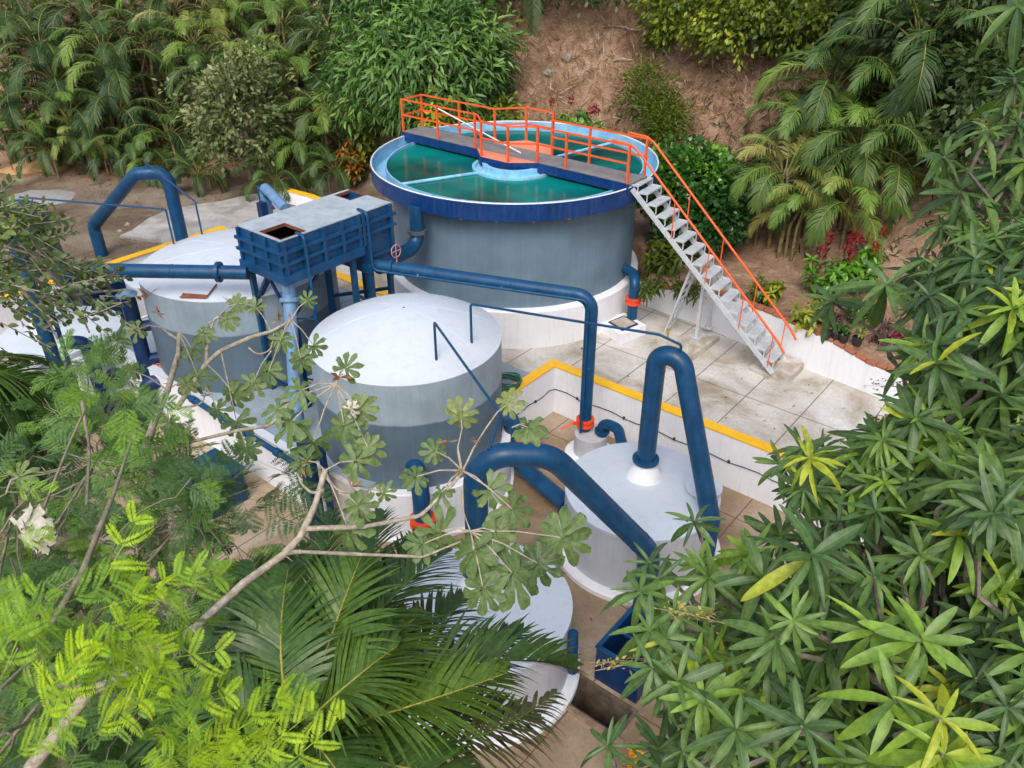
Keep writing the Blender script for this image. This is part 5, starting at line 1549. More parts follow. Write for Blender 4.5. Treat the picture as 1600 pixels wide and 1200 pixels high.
for i, (px, py, lab, pl_) in enumerate(((1290, 530, 'small black pot next to the terracotta pot', None), (1304, 533, 'second small black pot from the terracotta pot', (72, 5, 6, .1, .22, .1, LB, 'hedge', .4)), (1316, 537, 'black pot with fine leaved plant in the middle of the pots', (73, 6, 8, .1, .3, .12, LB, 'hedge', .4)), (1337, 543, 'black pot with bright yellow green seedling', (74, 5, 6, .13, .42, .1, LB, 'yellowbush', .45)))):
    pot(lab, edge(px, py), .11, .2, M['black_pot'], pl_)

# undergrowth of the grove and fallen litter of the slope: nobody could count these
g = np.random.default_rng(77)
def stuff_scatter(name, label, cat, X, Y, n_per, L, proto, mat, tint, flat, seed, lift=.02):
    g = np.random.default_rng(seed)
    n = len(X)
    Z = hgt(X, Y)
    P = np.stack([X, Y, Z + lift + g.random(n) * lift], -1)
    e = 1e-2
    nx = (hgt(X + e, Y) - Z) / e; ny = (hgt(X, Y + e) - Z) / e
    Nn = unit(np.stack([-nx, -ny, np.ones(n)], -1))
    D = rsph(g, n); 
    D = D - (D * Nn).sum(-1, keepdims=True) * Nn * flat
    if flat < .9: D = unit(D) + Nn * .9
    lv = Leaves()
    lv.scat(proto, D, Nn + g.normal(0, .3, (n, 3)), P, L * g.uniform(.4, 1.3, n), np.clip(tint + g.normal(0, .22, n), 0, 1))
    o = lv.build(name, M[mat]); tag(o, label, cat, kind='stuff')
X = g.uniform(-3, 12, 22000); Y = g.uniform(22.5, 36, 22000)
ok = hgt(X, Y) > 1.1
stuff_scatter('leaf_litter', 'dry brown twigs and leaf litter covering the bare slope', 'litter', X[ok], Y[ok], 1, .42, simple(.07, .1, .05), 'straw', .62, .84, 78, .05)
X = g.uniform(-24, -1, 16000); Y = g.uniform(28.4, 38, 16000)
ok = (hgt(X, Y) > .22)
stuff_scatter('undergrowth', 'dark low undergrowth beneath the palm grove', 'undergrowth', X[ok], Y[ok], 1, .5, simple(.16, .2, .4), 'grass', .3, .3, 79, .0)
X = g.uniform(3, 14, 5000); Y = g.uniform(12, 26, 5000)
ok = (hgt(X, Y) > 1.0)
stuff_scatter('undergrowth', 'sparse dark weeds on the planted bank behind the staircase', 'undergrowth', X[ok], Y[ok], 1, .3, simple(.14, .2, .4), 'grass', .25, .3, 80, .0)
X = g.uniform(-13, 14, 7000); Y = g.uniform(-6, 6, 7000)
th = np.arctan2(Y - BC[1], X - BC[0]); rbv = np.array([bound_r(t) for t in th])
ok = np.hypot(X - BC[0], Y - BC[1]) > rbv + .1
stuff_scatter('undergrowth', 'green weeds on the low ground under the foreground trees', 'undergrowth', X[ok], Y[ok], 1, .45, simple(.18, .2, .4), 'grass', .5, .3, 81, .0)
# a few fallen leaves on the concrete
g = np.random.default_rng(90); pts = []
for k in range(70): q = W(g.uniform(-8.8, 0), g.uniform(12.8, 16.4), .012); pts.append(q)
for k in range(60): q = W(g.uniform(-8.5, -1), g.uniform(3.6, 12.2), PIT + .012); pts.append(q)
lv = Leaves(); n = len(pts)
D = rsph(g, n); D[:, 2] *= .1
lv.scat(simple(.35, .3, .1), D, np.tile([0, 0, 1.0], (n, 1)) + g.normal(0, .2, (n, 3)), np.array(pts), .075 * g.uniform(.5, 1.5, n), np.clip(.5 + g.normal(0, .25, n), 0, 1))
tag(lv.build('fallen_leaves', M['straw']), 'few dry fallen leaves lying on the concrete', 'leaves', kind='stuff')
# small pebbles and twigs on the dirt yard
X = g.uniform(-22, -6, 2600); Y = g.uniform(21, 30, 2600)
th = np.arctan2(Y - BC[1], X - BC[0]); rbv = np.array([bound_r(t) for t in th])
ok = (np.hypot(X - BC[0], Y - BC[1]) > rbv + .2)
stuff_scatter('yard_litter', 'scattered dry leaves and grit on the dirt yard', 'litter', X[ok], Y[ok], 1, .10, simple(.4, .1, .1), 'straw', .5, .95, 82, .012)
for i, (a, c, lab) in enumerate((((940, 48), (1010, 55), 'long fallen branch lying across the upper bare slope'), ((958, 102), (990, 98), 'short dead stick on the middle of the bare slope'), ((1030, 60), (1060, 45), 'thin dead stick near the hanging creeper'))):
    pa, pb = hit(*a) + EZ * .06, hit(*c) + EZ * .06
    mb = MB(); g2 = np.random.default_rng(i); limb(mb, pa, pb, .04, .02, g2, .08)
    o = obj('dead_branch', mb, M['bark_pale'], None, 60, pa); tag(o, lab, 'branch')
g2 = np.random.default_rng(9); lv = Leaves(); q = hit(870, 155)
for k in range(26):
    a = g2.uniform(-.9, .5); d = np.array([math.cos(a), .35, math.sin(a) * .5 + .3])
    lv.scat(simple(.06), d[None], np.array([[0, -1, .6]]), np.array(q)[None] + g2.normal(0, .15, 3), [g2.uniform(.6, 1.1)], [g2.uniform(.55, .95)])
o = lv.build('dry_frond', M['straw'], None, q); tag(o, 'heap of dry split palm frond on the bare slope above the bridge', 'dry frond')

# ================================================================== FOREGROUND
def in_poly(px, py, poly):
    ins = False
    n = len(poly)
    for i in range(n):
        a, b = poly[i], poly[(i + 1) % n]
        if (a[1] > py) != (b[1] > py) and px < (b[0] - a[0]) * (py - a[1]) / (b[1] - a[1]) + a[0]: ins = not ins
    return ins
def volume_points(g, poly, n, depth, thick, minsep=None):
    """points through a crown volume whose outline, seen from the camera side, is poly"""
    xs = [p[0] for p in poly]; ys = [p[1] for p in poly]
    out = []; tries = 0
    while len(out) < n and tries < n * 60:
        tries += 1
        px, py = g.uniform(min(xs), max(xs)), g.uniform(min(ys), max(ys))
        if not in_poly(px, py, poly): continue
        d = depth(px, py) + thick * g.random() ** 1.3
        q = np.array(atd(px, py, d))
        if minsep and any(np.linalg.norm(q - o[0]) < minsep for o in out): continue
        out.append((q, px, py, d))
    return out

# ---- big mango tree on the right
g = np.random.default_rng(101)
mfoot = Vector((7.2, 1.4, H1(7.2, 1.4)))
t = thing('mango_tree', 'large mango tree with long glossy leaves filling the right foreground', 'tree', mfoot)
poly_hi = [(1660, 20), (1610, 70), (1560, 130), (1535, 190), (1540, 260), (1500, 310), (1465, 350), (1430, 400), (1405, 445), (1425, 500), (1455, 575), (1400, 650), (1300, 695), (1250, 715), (1235, 765), (1260, 800), (1420, 800), (1660, 840)]
poly_lo = [(1215, 825), (1130, 838), (1085, 875), (1060, 925), (1030, 975), (1020, 1015), (1045, 1065), (1015, 1110), (1015, 1170), (1035, 1260), (1670, 1260), (1670, 560), (1500, 640), (1420, 760), (1300, 800)]
dep = lambda px, py: 4.15 + 2.9 * max(0, (800 - py) / 800) + .5 * max(0, (1200 - px) / 300) + .35 * math.sin(px * .013 + py * .02)
ML = [lance(wd_, (0, .10, .30, .55, .8, .93, 1), fo_, dr_, .03) for wd_, fo_, dr_ in ((.20, .32, .15), (.185, .5, .42), (.21, .2, .30), (.17, .6, .75), (.195, .35, .55))]
lv = Leaves(); tips = []
for poly, n, th in ((poly_hi, 290, 2.5), (poly_lo, 350, 2.1)):
    for q, px, py, d in volume_points(g, poly, n, dep, th, .07):
        out = unit((q - np.array([4.6, 4.6, 4.4]))[None])[0]
        ax = unit((out * .55 + np.array([0, -.25, .75]) + g.normal(0, .25, 3))[None])[0]
        if py < 420 and g.random() < .5: continue
        young = g.random()
        tint = float(np.clip(.46 + g.normal(0, .17), .05, .72))
        if young > .90: tint = .74 + g.normal(0, .05)
        if young > .985: tint = .93
        if py < 620: tint *= .9
        rosette(g, q, ax, int(g.integers(12, 20)), (.215 if py > 650 else .245) * g.uniform(.75, 1.2), ML, lv, tint, g.uniform(.8, 1.15))
        tips.append((q, ax))
for q, px, py, d in volume_points(g, [(1650, 60), (1980, 160), (2000, 1260), (1660, 1260)], 150, dep, 2.4, .07):
    rosette(g, q, unit((np.array([.2, -.2, .8]) + g.normal(0, .25, 3))[None])[0], int(g.integers(11, 18)), .23 * g.uniform(.75, 1.2), ML, lv, float(np.clip(.44 + g.normal(0, .15), .05, .7))); tips.append((q, np.array([.2, -.2, .8])))
# named sprays that stand out in front of the rest
for (px, py, d, L, n, tint, ax) in ((1268, 868, 4.0, .42, 15, .40, (.05, -.45, .8)), (1440, 1000, 3.8, .34, 13, .70, (.1, -.4, .8)), (1365, 990, 3.9, .34, 11, .72, (-.2, -.4, .8)), (1500, 835, 4.1, .34, 14, .78, (.1, -.5, .8)), (1400, 1095, 3.7, .34, 12, .66, (0, -.4, .85)), (1470, 1125, 3.6, .30, 12, .90, (.2, -.35, .8)), (1150, 1140, 3.9, .33, 13, .42, (-.1, -.5, .8)), (1255, 1135, 3.8, .33, 13, .38, (0, -.5, .8)), (1060, 1065, 4.1, .30, 13, .45, (-.2, -.5, .8)), (1385, 445, 6.0, .46, 13, .42, (-.2, -.5, .7)), (1300, 470, 6.4, .42, 11, .34, (-.6, -.35, .5)), (1445, 545, 5.6, .42, 14, .40, (0, -.55, .7)), (1560, 545, 5.4, .40, 14, .42, (.1, -.5, .7)), (1475, 1180, 3.6, .3, 11, .86, (.1, -.4, .8)), (1555, 370, 6.0, .40, 13, .5, (0, -.5, .8)), (1500, 300, 6.4, .40, 12, .4, (-.2, -.4, .8)), (1190, 905, 4.2, .32, 13, .45, (-.1, -.5, .8)), (1055, 960, 4.3, .28, 12, .5, (-.3, -.4, .8)), (1015, 880, 4.9, .26, 11, .42, (-.4, -.4, .7)), (1255, 700, 5.5, .34, 13, .36, (-.2, -.4, .8)), (1220, 725, 5.6, .3, 12, .5, (-.4, -.4, .7)), (950, 1165, 4.3, .24, 10, .35, (-.2, -.2, .9)), (1475, 245, 6.6, .34, 10, .36, (-.4, -.4, .7)), (1085, 815, 5.2, .26, 11, .36, (-.3, -.4, .8)), (1590, 10, 5.2, .36, 10, .45, (-.5, -.4, .3)), (1000, 925, 4.4, .30, 11, .52, (-.2, -.4, .8)), (1015, 985, 4.2, .30, 12, .48, (-.3, -.4, .8)), (1030, 905, 4.6, .3, 11, .4, (-.2, -.4, .8)), (1020, 1045, 4.1, .28, 11, .45, (-.3, -.4, .7)), (1040, 1000, 4.2, .3, 12, .4, (0, -.5, .8))):
    q = np.array(atd(px, py, d))
    rosette(g, q, np.array(ax), n, L * .78, ML, lv, tint, 1.0); tips.append((q, np.array(ax)))
lv.build('crown', M['mango'], t)
mb = MB()
fork = Vector((6.2, 2.8, 2.6))
limb(mb, mfoot - EZ * .2, fork, .24, .19, g, .03, 8, 12)
mains = [Vector(atd(1500, 480, 7.9)), Vector(atd(1330, 900, 6.2)), Vector(atd(1480, 720, 7.0)), Vector(atd(1240, 1070, 5.4)), Vector(atd(1560, 250, 8.2)), Vector(atd(1420, 1180, 5.2))]
for m_ in mains: limb(mb, fork, m_, .13, .055, g, .07, 9, 9)
for (q, ax) in tips:
    qv = Vector(q)
    m_ = min(mains, key=lambda k: (k - qv).length)
    if g.random() < .8:
        st_ = fork.lerp(m_, g.uniform(.7, 1.0))
        bq = qv - Vector(unit(np.asarray(ax, float)[None])[0]) * .28
        limb(mb, st_, bq, .024, .012, g, .10, 5, 5)
        mb.tube([bq, qv], .011, 5)
# the grey bare branch that shows between the leaves
b1 = [atd(1180, 1050, 4.9), atd(1215, 1068, 4.8), atd(1300, 1068, 4.8), atd(1345, 1062, 4.9), atd(1500, 1050, 5.4)]
mb.tube(fillet(b1, .1, 3), .022, 8); mb.tube([atd(1228, 990, 4.9), atd(1228, 1040, 4.85), atd(1205, 1065, 4.8)], .02, 7)
obj('trunk', mb, M['bark_grey'], t, 60)
for (px, py, d, dirx) in ((975, 1035, 4.2, -1), (1385, 655, 5.6, -.4), (1395, 600, 5.8, .3), (1555, 195, 6.6, -.6), (1075, 955, 4.1, .4)):
    pl_ = Leaves(); q = np.array(atd(px, py, d)); m = 70
    tt = g.random(m); ax = unit(np.array([[dirx, -.2, .15]]))[0]
    off = rsph(g, m) * (.05 * (1.1 - tt))[:, None]
    PP = q + ax * ((tt - .5) * .28)[:, None] + off
    pl_.scat(simple(.5), rsph(g, m), rsph(g, m), PP, .026 * g.uniform(.7, 1.3, m), g.random(m) * .6)
    for k in range(9):
        e = q + ax * ((k / 9 - .5) * .28)
        pl_.scat(simple(.05), rsph(g, 1) * .6 + ax, np.array([[0, 0, 1.0]]), e[None], [.10], [1.0])
    pl_.scat(simple(.03), ax[None], np.array([[0, 0, 1.0]]), (q - ax * .2)[None], [.4], [1.0])
    pl_.build('flower_panicle', M['panicle'], t)

# ---- orange flowered plant glimpsed below the mango leaves
for i, (px, py, z, lab) in enumerate(((1135, 975, -.3, 'yellow orange flowers glimpsed between the mango leaves'), (990, 1185, -.2, 'yellow orange flowers at the bottom edge below the mango leaves'))):
    P = on(px, py, z); b0 = Vector((P.x, P.y, PIT + .01 if i == 0 else PIT + .01))
    ft = thing('flower_plant', lab, 'flower', b0)
    obj('stem', MB().tube([b0, b0.lerp(P, .5) + Vector((.03, 0, 0)), P], .012, 6), M['bark_dark'], ft, 60)
    lf = Leaves()
    for k in range(10): rosette(g, np.array(b0.lerp(P, g.uniform(.3, .9))) + g.normal(0, .06, 3), np.array([g.normal(0, .4), g.normal(0, .4), 1]), 6, .15, LB, lf, .4)
    lf.build('foliage', M['hedge'], ft)
    pt = Leaves(); m = 60
    pt.scat(simple(.8), rsph(g, m, -.2), rsph(g, m), np.array(P) + rsph(g, m) * .09, .09 * g.uniform(.7, 1.2, m), g.random(m))
    pt.build('flower', leaf('orange_petal', [(0, (.72, .25, .01)), (1, (.85, .42, .01))], .5, .3), ft)

# ---- palm at the bottom centre
g = np.random.default_rng(202)
PC = atd(470, 1150, 6.3)
pfoot = Vector((PC.x - .25, PC.y - .3, H1(PC.x - .25, PC.y - .3)))
t = thing('palm', 'large dark green feather palm in front of the nearest filter tank', 'palm tree', pfoot)
obj('trunk', MB().tube([pfoot - EZ * .2, pfoot.lerp(PC, .5), PC], .09, 10, True, [.14, .11, .07]), M['palm_stem'], t, 60)
FR = [  # mid px, tip px, mid distance, tip distance, leaflet length, tint, vee
 ((512, 1010), (565, 868), 5.9, 6.1, .62, .42, .25),
 ((625, 1108), (790, 1052), 5.8, 6.0, .60, .52, .30),
 ((690, 1045), (893, 1042), 6.15, 6.6, .60, .10, .75),
 ((690, 1165), (868, 1082), 6.2, 6.7, .52, .88, .1),
 ((590, 960), (705, 860), 6.2, 6.7, .55, .16, .35),
 ((432, 1000), (395, 880), 6.2, 6.6, .55, .10, .25),
 ((560, 930), (600, 800), 6.5, 7.1, .50, .16, .45),
 ((330, 1110), (220, 1140), 6.0, 6.2, .55, .08, .2),
 ((590, 1190), (740, 1215), 5.7, 5.9, .55, .30, .2),
 ((380, 1050), (300, 960), 6.2, 6.7, .55, .07, .2),
 ((665, 1080), (815, 985), 6.4, 6.9, .55, .12, .3),
 ((470, 960), (478, 850), 6.5, 7.0, .5, .14, .4),
 ((420, 1190), (340, 1230), 5.7, 5.7, .55, .14, .2),
 ((505, 1175), (560, 1260), 5.5, 5.5, .5, .3, .2),
 ((640, 1010), (740, 930), 6.5, 7.0, .55, .18, .3),
 ((545, 1060), (655, 960), 5.9, 6.2, .62, .50, .2),
 ((440, 1040), (450, 890), 5.9, 6.2, .55, .30, .3),
 ((520, 1090), (620, 1010), 5.7, 5.8, .6, .45, .3),
 ((400, 1120), (330, 1060), 5.8, 6.0, .5, .25, .3),
 ((500, 940), (520, 800), 6.6, 7.2, .45, .2, .5),
 ((600, 940), (660, 830), 6.5, 7.0, .45, .2, .5),
 ((740, 1120), (850, 1130), 6.6, 7.1, .5, .10, .15),
]
for i, (m_, e_, dm_, de_, ll, tint, vee) in enumerate(FR):
    lv = Leaves()
    c = bez(PC, atd(*m_, dm_), atd(*e_, de_), 20)
    frond(g, lv, c, 56 if tint < .8 else 48, ll, .036, tint + (.06 if tint < .6 else 0), 5, .30 if tint < .8 else .6, vee, (.30, 1.05), .020, gap0=.12, rach_tint=.99 if tint > .25 and tint < .8 else .55)
    f = lv.build('frond', M['palm_near'], t)
    if tint > .8: f['label'] = 'dull brown drying frond at the lower right of the palm'
sp_ = MB().tube([atd(478, 1150, 6.1), atd(479, 960, 5.9)], .014, 7, True, [.018, .008])
obj('spear_leaf', sp_, leaf('spear_leaf', [(0, (.25, .26, .07)), (1, (.3, .3, .08))], .5, .2), t, 60)
# olive palm at the left edge
g = np.random.default_rng(203)
P2 = atd(-60, 600, 8.5)
f2 = Vector((P2.x - .4, P2.y, H1(P2.x - .4, P2.y)))
t = thing('palm', 'olive palm reaching in from the left picture edge below the leftmost tank', 'palm tree', f2)
obj('trunk', MB().tube([f2 - EZ * .2, f2.lerp(P2, .5), P2], .09, 10, True, [.14, .1, .07]), M['palm_stem'], t, 60)
lv = Leaves()
for (m_, e_, dm_, de_, tint) in (((10, 585), (75, 625), 8.4, 8.5, .48), ((20, 610), (90, 690), 8.4, 8.5, .3), ((-20, 560), (40, 560), 8.6, 8.9, .45), ((0, 640), (40, 740), 8.3, 8.4, .12), ((20, 600), (110, 610), 8.9, 9.4, .2), ((-70, 640), (-60, 760), 8.3, 8.3, .2), ((-120, 560), (-190, 600), 8.4, 8.4, .3)):
    frond(g, lv, bez(P2, atd(*m_, dm_), atd(*e_, de_), 16), 46, .55, .035, tint, 4, .45, .25, (.35, 1.0), .016, rach_tint=.7)
lv.build('crown', M['palm_near'], t)

# ---- feathery leaved tree at the lower left
g = np.random.default_rng(303)
def feather_leaf(pairs=7, lf=20, seed=0, full=1.75):
    """twice divided leaf of length 1 along +y"""
    g = np.random.default_rng(seed)
    lv = Leaves(); q = simple(.23, .1, .05)
    for i in range(pairs):
        f = .22 + .78 * (i + .5) / pairs
        for s in (-1, 1):
            if g.random() < .10: continue
            pl = .44 * math.sin(math.pi * (.25 + .62 * f)) * g.uniform(.65, 1.15)
            sw = .5 + .3 * f + g.normal(0, .16); bend = g.normal(0, .25); dz = g.uniform(-.1, .45)
            d = np.array([s * math.cos(sw), math.sin(sw), .1])
            b0 = np.array([0, f, -.18 * f * f])
            n = lf
            tt = (np.arange(n) + .6) / n
            c = b0 + d[None] * (tt * pl)[:, None] + np.array([-d[1] * bend * pl, d[0] * bend * pl, -dz * pl])[None] * (tt ** 2)[:, None]
            side = np.array([-d[1], d[0], 0])
            for s2 in (-1, 1):
                D = d[None] * .45 + side[None] * s2 + g.normal(0, .08, (n, 3))
                lv.scat(q, D, np.tile([0, 0, 1.0], (n, 1)) + g.normal(0, .15, (n, 3)), c, (full / n) * np.sin(math.pi * np.clip(.14 + .80 * tt, 0, 1)) ** .5 * np.ones(n), np.zeros(n))
            lv.scat(simple(.012), d[None], np.array([[0, 0, 1.0]]), b0[None], [pl], [0.0])
    lv.scat(simple(.014), np.array([[0, 1, -.1]]), np.array([[0, 0, 1.0]]), np.zeros((1, 3)), [1.0], [0.0])
    return np.concatenate(lv.V), np.concatenate(lv.F), np.zeros(sum(len(v) for v in lv.V))
FLN = [feather_leaf(n_, 28, k_, 2.05) for n_, k_ in ((5, 1), (4, 2), (3, 3), (4, 4))]
FL_near = FLN[0]; FL_mid = feather_leaf(6, 19, 2); FL_far = feather_leaf(5, 16, 3)
ffoot = Vector((-6.2, 1.2, H1(-6.2, 1.2)))
t = thing('feathery_tree', 'feathery fine leaved tree with lime green tips filling the lower left foreground', 'tree', ffoot)
lv = Leaves(); fpts = []
poly_m = [(-70, 760), (20, 660), (70, 600), (120, 530), (160, 535), (195, 590), (225, 620), (300, 700), (345, 745), (380, 830), (430, 860), (455, 900), (420, 960), (360, 1000), (390, 1080), (460, 1180), (440, 1260), (-70, 1260)]
poly_b = [(140, 940), (190, 880), (215, 930), (205, 1000), (320, 1030), (290, 1100), (420, 1110), (500, 1180), (480, 1260), (-60, 1260), (-60, 1080), (60, 980)]
def put_feather(q, L, proto, tint, droop=.3, dirx=None):
    a = g.uniform(0, 6.28)
    D = np.array([math.cos(a), math.sin(a) * .9, g.normal(-.1, .35)]) if dirx is None else np.asarray(dirx, float)
    N = np.array([0, -.45, 1.0]) + g.normal(0, .4, 3)
    lv.scat(proto, D[None], N[None], q[None], [L], [float(np.clip(tint, 0, 1))])
for q, px, py, d in volume_points(g, poly_m, 1150, lambda px, py: 5.9 + 2.2 * max(0, (1000 - py) / 450), 2.4):
    put_feather(q, .31 * g.uniform(.6, 1.25), FL_mid if g.random() < .5 else FL_far, .42 + g.normal(0, .17)); fpts.append(q)
for q, px, py, d in volume_points(g, [(100, 660), (130, 535), (160, 535), (200, 620), (330, 740), (300, 830), (120, 800)], 46, lambda px, py: 6.0, 1.2):
    put_feather(q, .34 * g.uniform(.7, 1.1), FL_mid, .50 + g.normal(0, .1)); fpts.append(q)
for q, px, py, d in volume_points(g, [(240, 730), (330, 700), (440, 720), (470, 745), (420, 800), (300, 800)], 20, lambda px, py: 6.0, 1.0):
    put_feather(q, .45 * g.uniform(.7, 1.1), FL_far, .12 + g.normal(0, .06)); fpts.append(q)
for q, px, py, d in volume_points(g, poly_b, 12, lambda px, py: 3.0, 1.0):
    put_feather(q, .26 * g.uniform(.75, 1.2), FLN[int(g.integers(4))], .66 + g.normal(0, .12)); fpts.append(q)
for pol, n_, tn_ in (([(135, 950), (180, 885), (205, 900), (235, 955), (250, 990), (210, 1050), (175, 1060), (190, 990)], 9, .80), ([(100, 1090), (200, 1045), (230, 1045), (260, 1105), (370, 1125), (430, 1180), (430, 1230), (-30, 1230), (30, 1140)], 17, .80), ([(-30, 960), (60, 930), (110, 1000), (60, 1100), (-30, 1120)], 14, .6)):
    for q, px, py, d in volume_points(g, pol, n_, lambda px, py: 2.95, .45):
        put_feather(q, .30 * g.uniform(.7, 1.2), FLN[int(g.integers(4))], tn_ + g.normal(0, .10), dirx=(g.normal(.35, .6), .3, g.normal(.15, .55))); fpts.append(q)
for (px, py, d, L, dx, tint) in ((130, 960, 3.0, .36, (.9, .25, .35), .95), (150, 930, 3.0, .36, (.4, .5, .8), .92), (140, 960, 3.0, .34, (.75, -.2, -.3), .98), (110, 985, 3.0, .3, (-.3, -.1, .2), .85), (150, 1000, 3.0, .34, (.35, -.45, -.75), .95), (200, 1090, 3.2, .36, (.6, .35, .55), .9), (230, 1120, 3.1, .34, (.9, .3, .1), .92), (180, 1110, 3.1, .38, (.2, .5, .9), .9), (300, 1190, 3.1, .4, (.75, .4, .55), .9), (380, 1200, 3.1, .42, (.75, .4, .5), .93), (60, 1160, 2.9, .4, (.3, .5, .8), 1.0), (120, 1170, 2.9, .4, (.7, .4, .5), .97), (20, 1120, 2.9, .36, (.6, .4, .5), .8), (430, 1210, 3.1, .4, (.8, .45, .4), .93), (250, 1020, 4.2, .36, (.6, .4, .2), .82), (260, 1050, 4.2, .3, (.8, .1, -.4), .86), (385, 965, 4.8, .36, (.6, .2, -.4), .7), (390, 945, 4.8, .34, (.2, .1, -.9), .78), (400, 930, 4.8, .34, (.9, .2, .1), .6), (150, 770, 4.6, .34, (1, .1, .1), .85), (300, 745, 5.0, .3, (.7, .1, -.7), .88), (250, 640, 6, .3, (1, .2, -.2), .8), (20, 850, 4.2, .3, (1, .1, .3), .85), (10, 760, 4.4, .3, (.9, .1, -.2), .85)):
    put_feather(np.array(atd(px, py, d)), L * (.85 if d < 3.5 else .62) * g.uniform(.8, 1.1), FLN[int(g.integers(4))], tint - (0 if d < 3.5 else .1), dirx=dx); fpts.append(np.array(atd(px, py, d)))
lv.build('crown', M['feather'], t)
mb = MB()
fk = Vector((-4.6, 2.6, 3.2))
limb(mb, ffoot - EZ * .2, fk, .17, .13, g, .04, 8, 10)
fm = [Vector(atd(130, 900, 5.6)), Vector(atd(280, 1000, 5.8)), Vector(atd(60, 1100, 4.2)), Vector(atd(300, 1240, 4.2)), Vector(atd(150, 720, 7.0)), Vector(atd(300, 800, 6.9)), Vector(atd(20, 800, 6))]
for m_ in fm: limb(mb, fk, m_, .024, .008, g, .08, 8, 7)
for q in fpts[::7]:
    qv = Vector(q); m_ = min(fm, key=lambda k: (k - qv).length)
    limb(mb, qv.lerp(m_, min(1, .7 / max(.1, (qv - m_).length))), qv, .007, .003, g, .1, 5, 4)
mb.tube([atd(60, 1010, 4.6), atd(128, 895, 4.6), atd(150, 840, 4.7), atd(178, 770, 4.8), atd(205, 690, 5.0)], .03, 8, True, [.016, .016, .015, .012, .005])
mb.tube(fillet([atd(60, 815, 4.6), atd(110, 690, 4.9), atd(133, 640, 5), atd(128, 625, 5)], .1, 3), .008, 6)
mb.tube(fillet([atd(135, 790, 4.8), atd(140, 700, 5), atd(128, 630, 5.2)], .1, 3), .009, 6)
mb.tube(fillet([atd(0, 1078, 3.6), atd(55, 1025, 3.7), atd(95, 1000, 3.8)], .1, 3), .008, 6)
obj('trunk', mb, bark('feathery_tree_bark', (.11, .10, .06), (.27, .25, .17)), t, 60)

# ---- trumpet tree with bare pale branches and big lobed leaves
g = np.random.default_rng(404)
def palmate(nl=9, seed=0, span=2.75):
    """rounded leaf of radius 1 cut into nl spatulate lobes"""
    g = np.random.default_rng(seed)
    V = []; F = []; rb = []
    for k in range(nl):
        a = (k / (nl - 1) - .5) * 2 * span
        L = (.62 + .38 * math.cos(a * .42)) * g.uniform(.92, 1.06)
        d = np.array([math.sin(a), math.cos(a)]); s = np.array([d[1], -d[0]])
        st = (0, .22, .5, .76, .93, 1.0); wd = (.02, .085, .13, .19, .13, .02)
        o = len(V)
        for t_, w_ in zip(st, wd):
            z = -(.34 + .2 * math.sin(k * 2.7 + seed)) * t_ * t_ + .05 * math.sin(k * 2.1)
            for e in (-1, 0, 1):
                p = d * L * t_ + s * e * w_ * g.uniform(.85, 1.1)
                V.append((p[0], p[1], z + (.05 if e else 0) * t_ + .02 * math.sin(k + 6 * t_)))
                rb.append(1.0 if e == 0 else 0.0)
        for i in range(len(st) - 1):
            a_ = o + i * 3
            F += [(a_, a_ + 1, a_ + 4, a_ + 3), (a_ + 1, a_ + 2, a_ + 5, a_ + 4)]
    return np.array(V), np.array(F), np.array(rb)
PL = [palmate(9, 1), palmate(8, 2, 2.6), palmate(10, 3), palmate(7, 4, 2.2)]
tfoot = Vector((-4.9, 2.2, H1(-4.9, 2.2)))
t = thing('trumpet_tree', 'pale branched tree with big lobed leaves and red buds crossing before the domed tanks', 'tree', tfoot)
mb = MB()
def br(pts, radii, wob=.012):
    P_ = []; 
    v = [Vector(atd(*q)) for q in pts]
    f = fillet(v, .12, 4); n = len(f)
    rad = [np.interp(i / (n - 1), np.linspace(0, 1, len(radii)), radii) * .64 * (1 + .10 * math.sin(i * 2.3) + .05 * math.sin(i * 5.1)) for i in range(n)]
    mb.tube(f, .02, 9, True, rad)
b0 = atd(140, 1080, 5.3)
limb(mb, tfoot - EZ * .2, Vector((-4.2, 2.4, 2.8)), .12, .075, g, .02, 6, 10)
limb(mb, Vector((-4.2, 2.4, 2.8)), b0, .06, .034, g, .03, 6, 10)
br([(140, 1080, 5.3), (215, 1050, 5.4), (300, 985, 5.5), (380, 912, 5.6), (445, 865, 5.7), (470, 838, 5.75), (492, 790, 5.8), (508, 735, 5.85)], [.046, .044, .042, .040, .036, .030])
br([(478, 826, 5.75), (570, 823, 5.8), (657, 806, 5.85), (700, 765, 5.9), (722, 738, 5.9)], [.030, .026, .022, .020])
br([(448, 864, 5.7), (468, 862, 5.72), (560, 866, 5.8), (661, 870, 5.85), (720, 846, 5.9)], [.026, .022, .018, .012])
br([(505, 765, 5.82), (488, 772, 5.8), (470, 755, 5.8), (465, 740, 5.8)], [.018, .014, .010])
br([(509, 745, 5.85), (530, 770, 5.85), (560, 768, 5.9)], [.018, .012, .008])
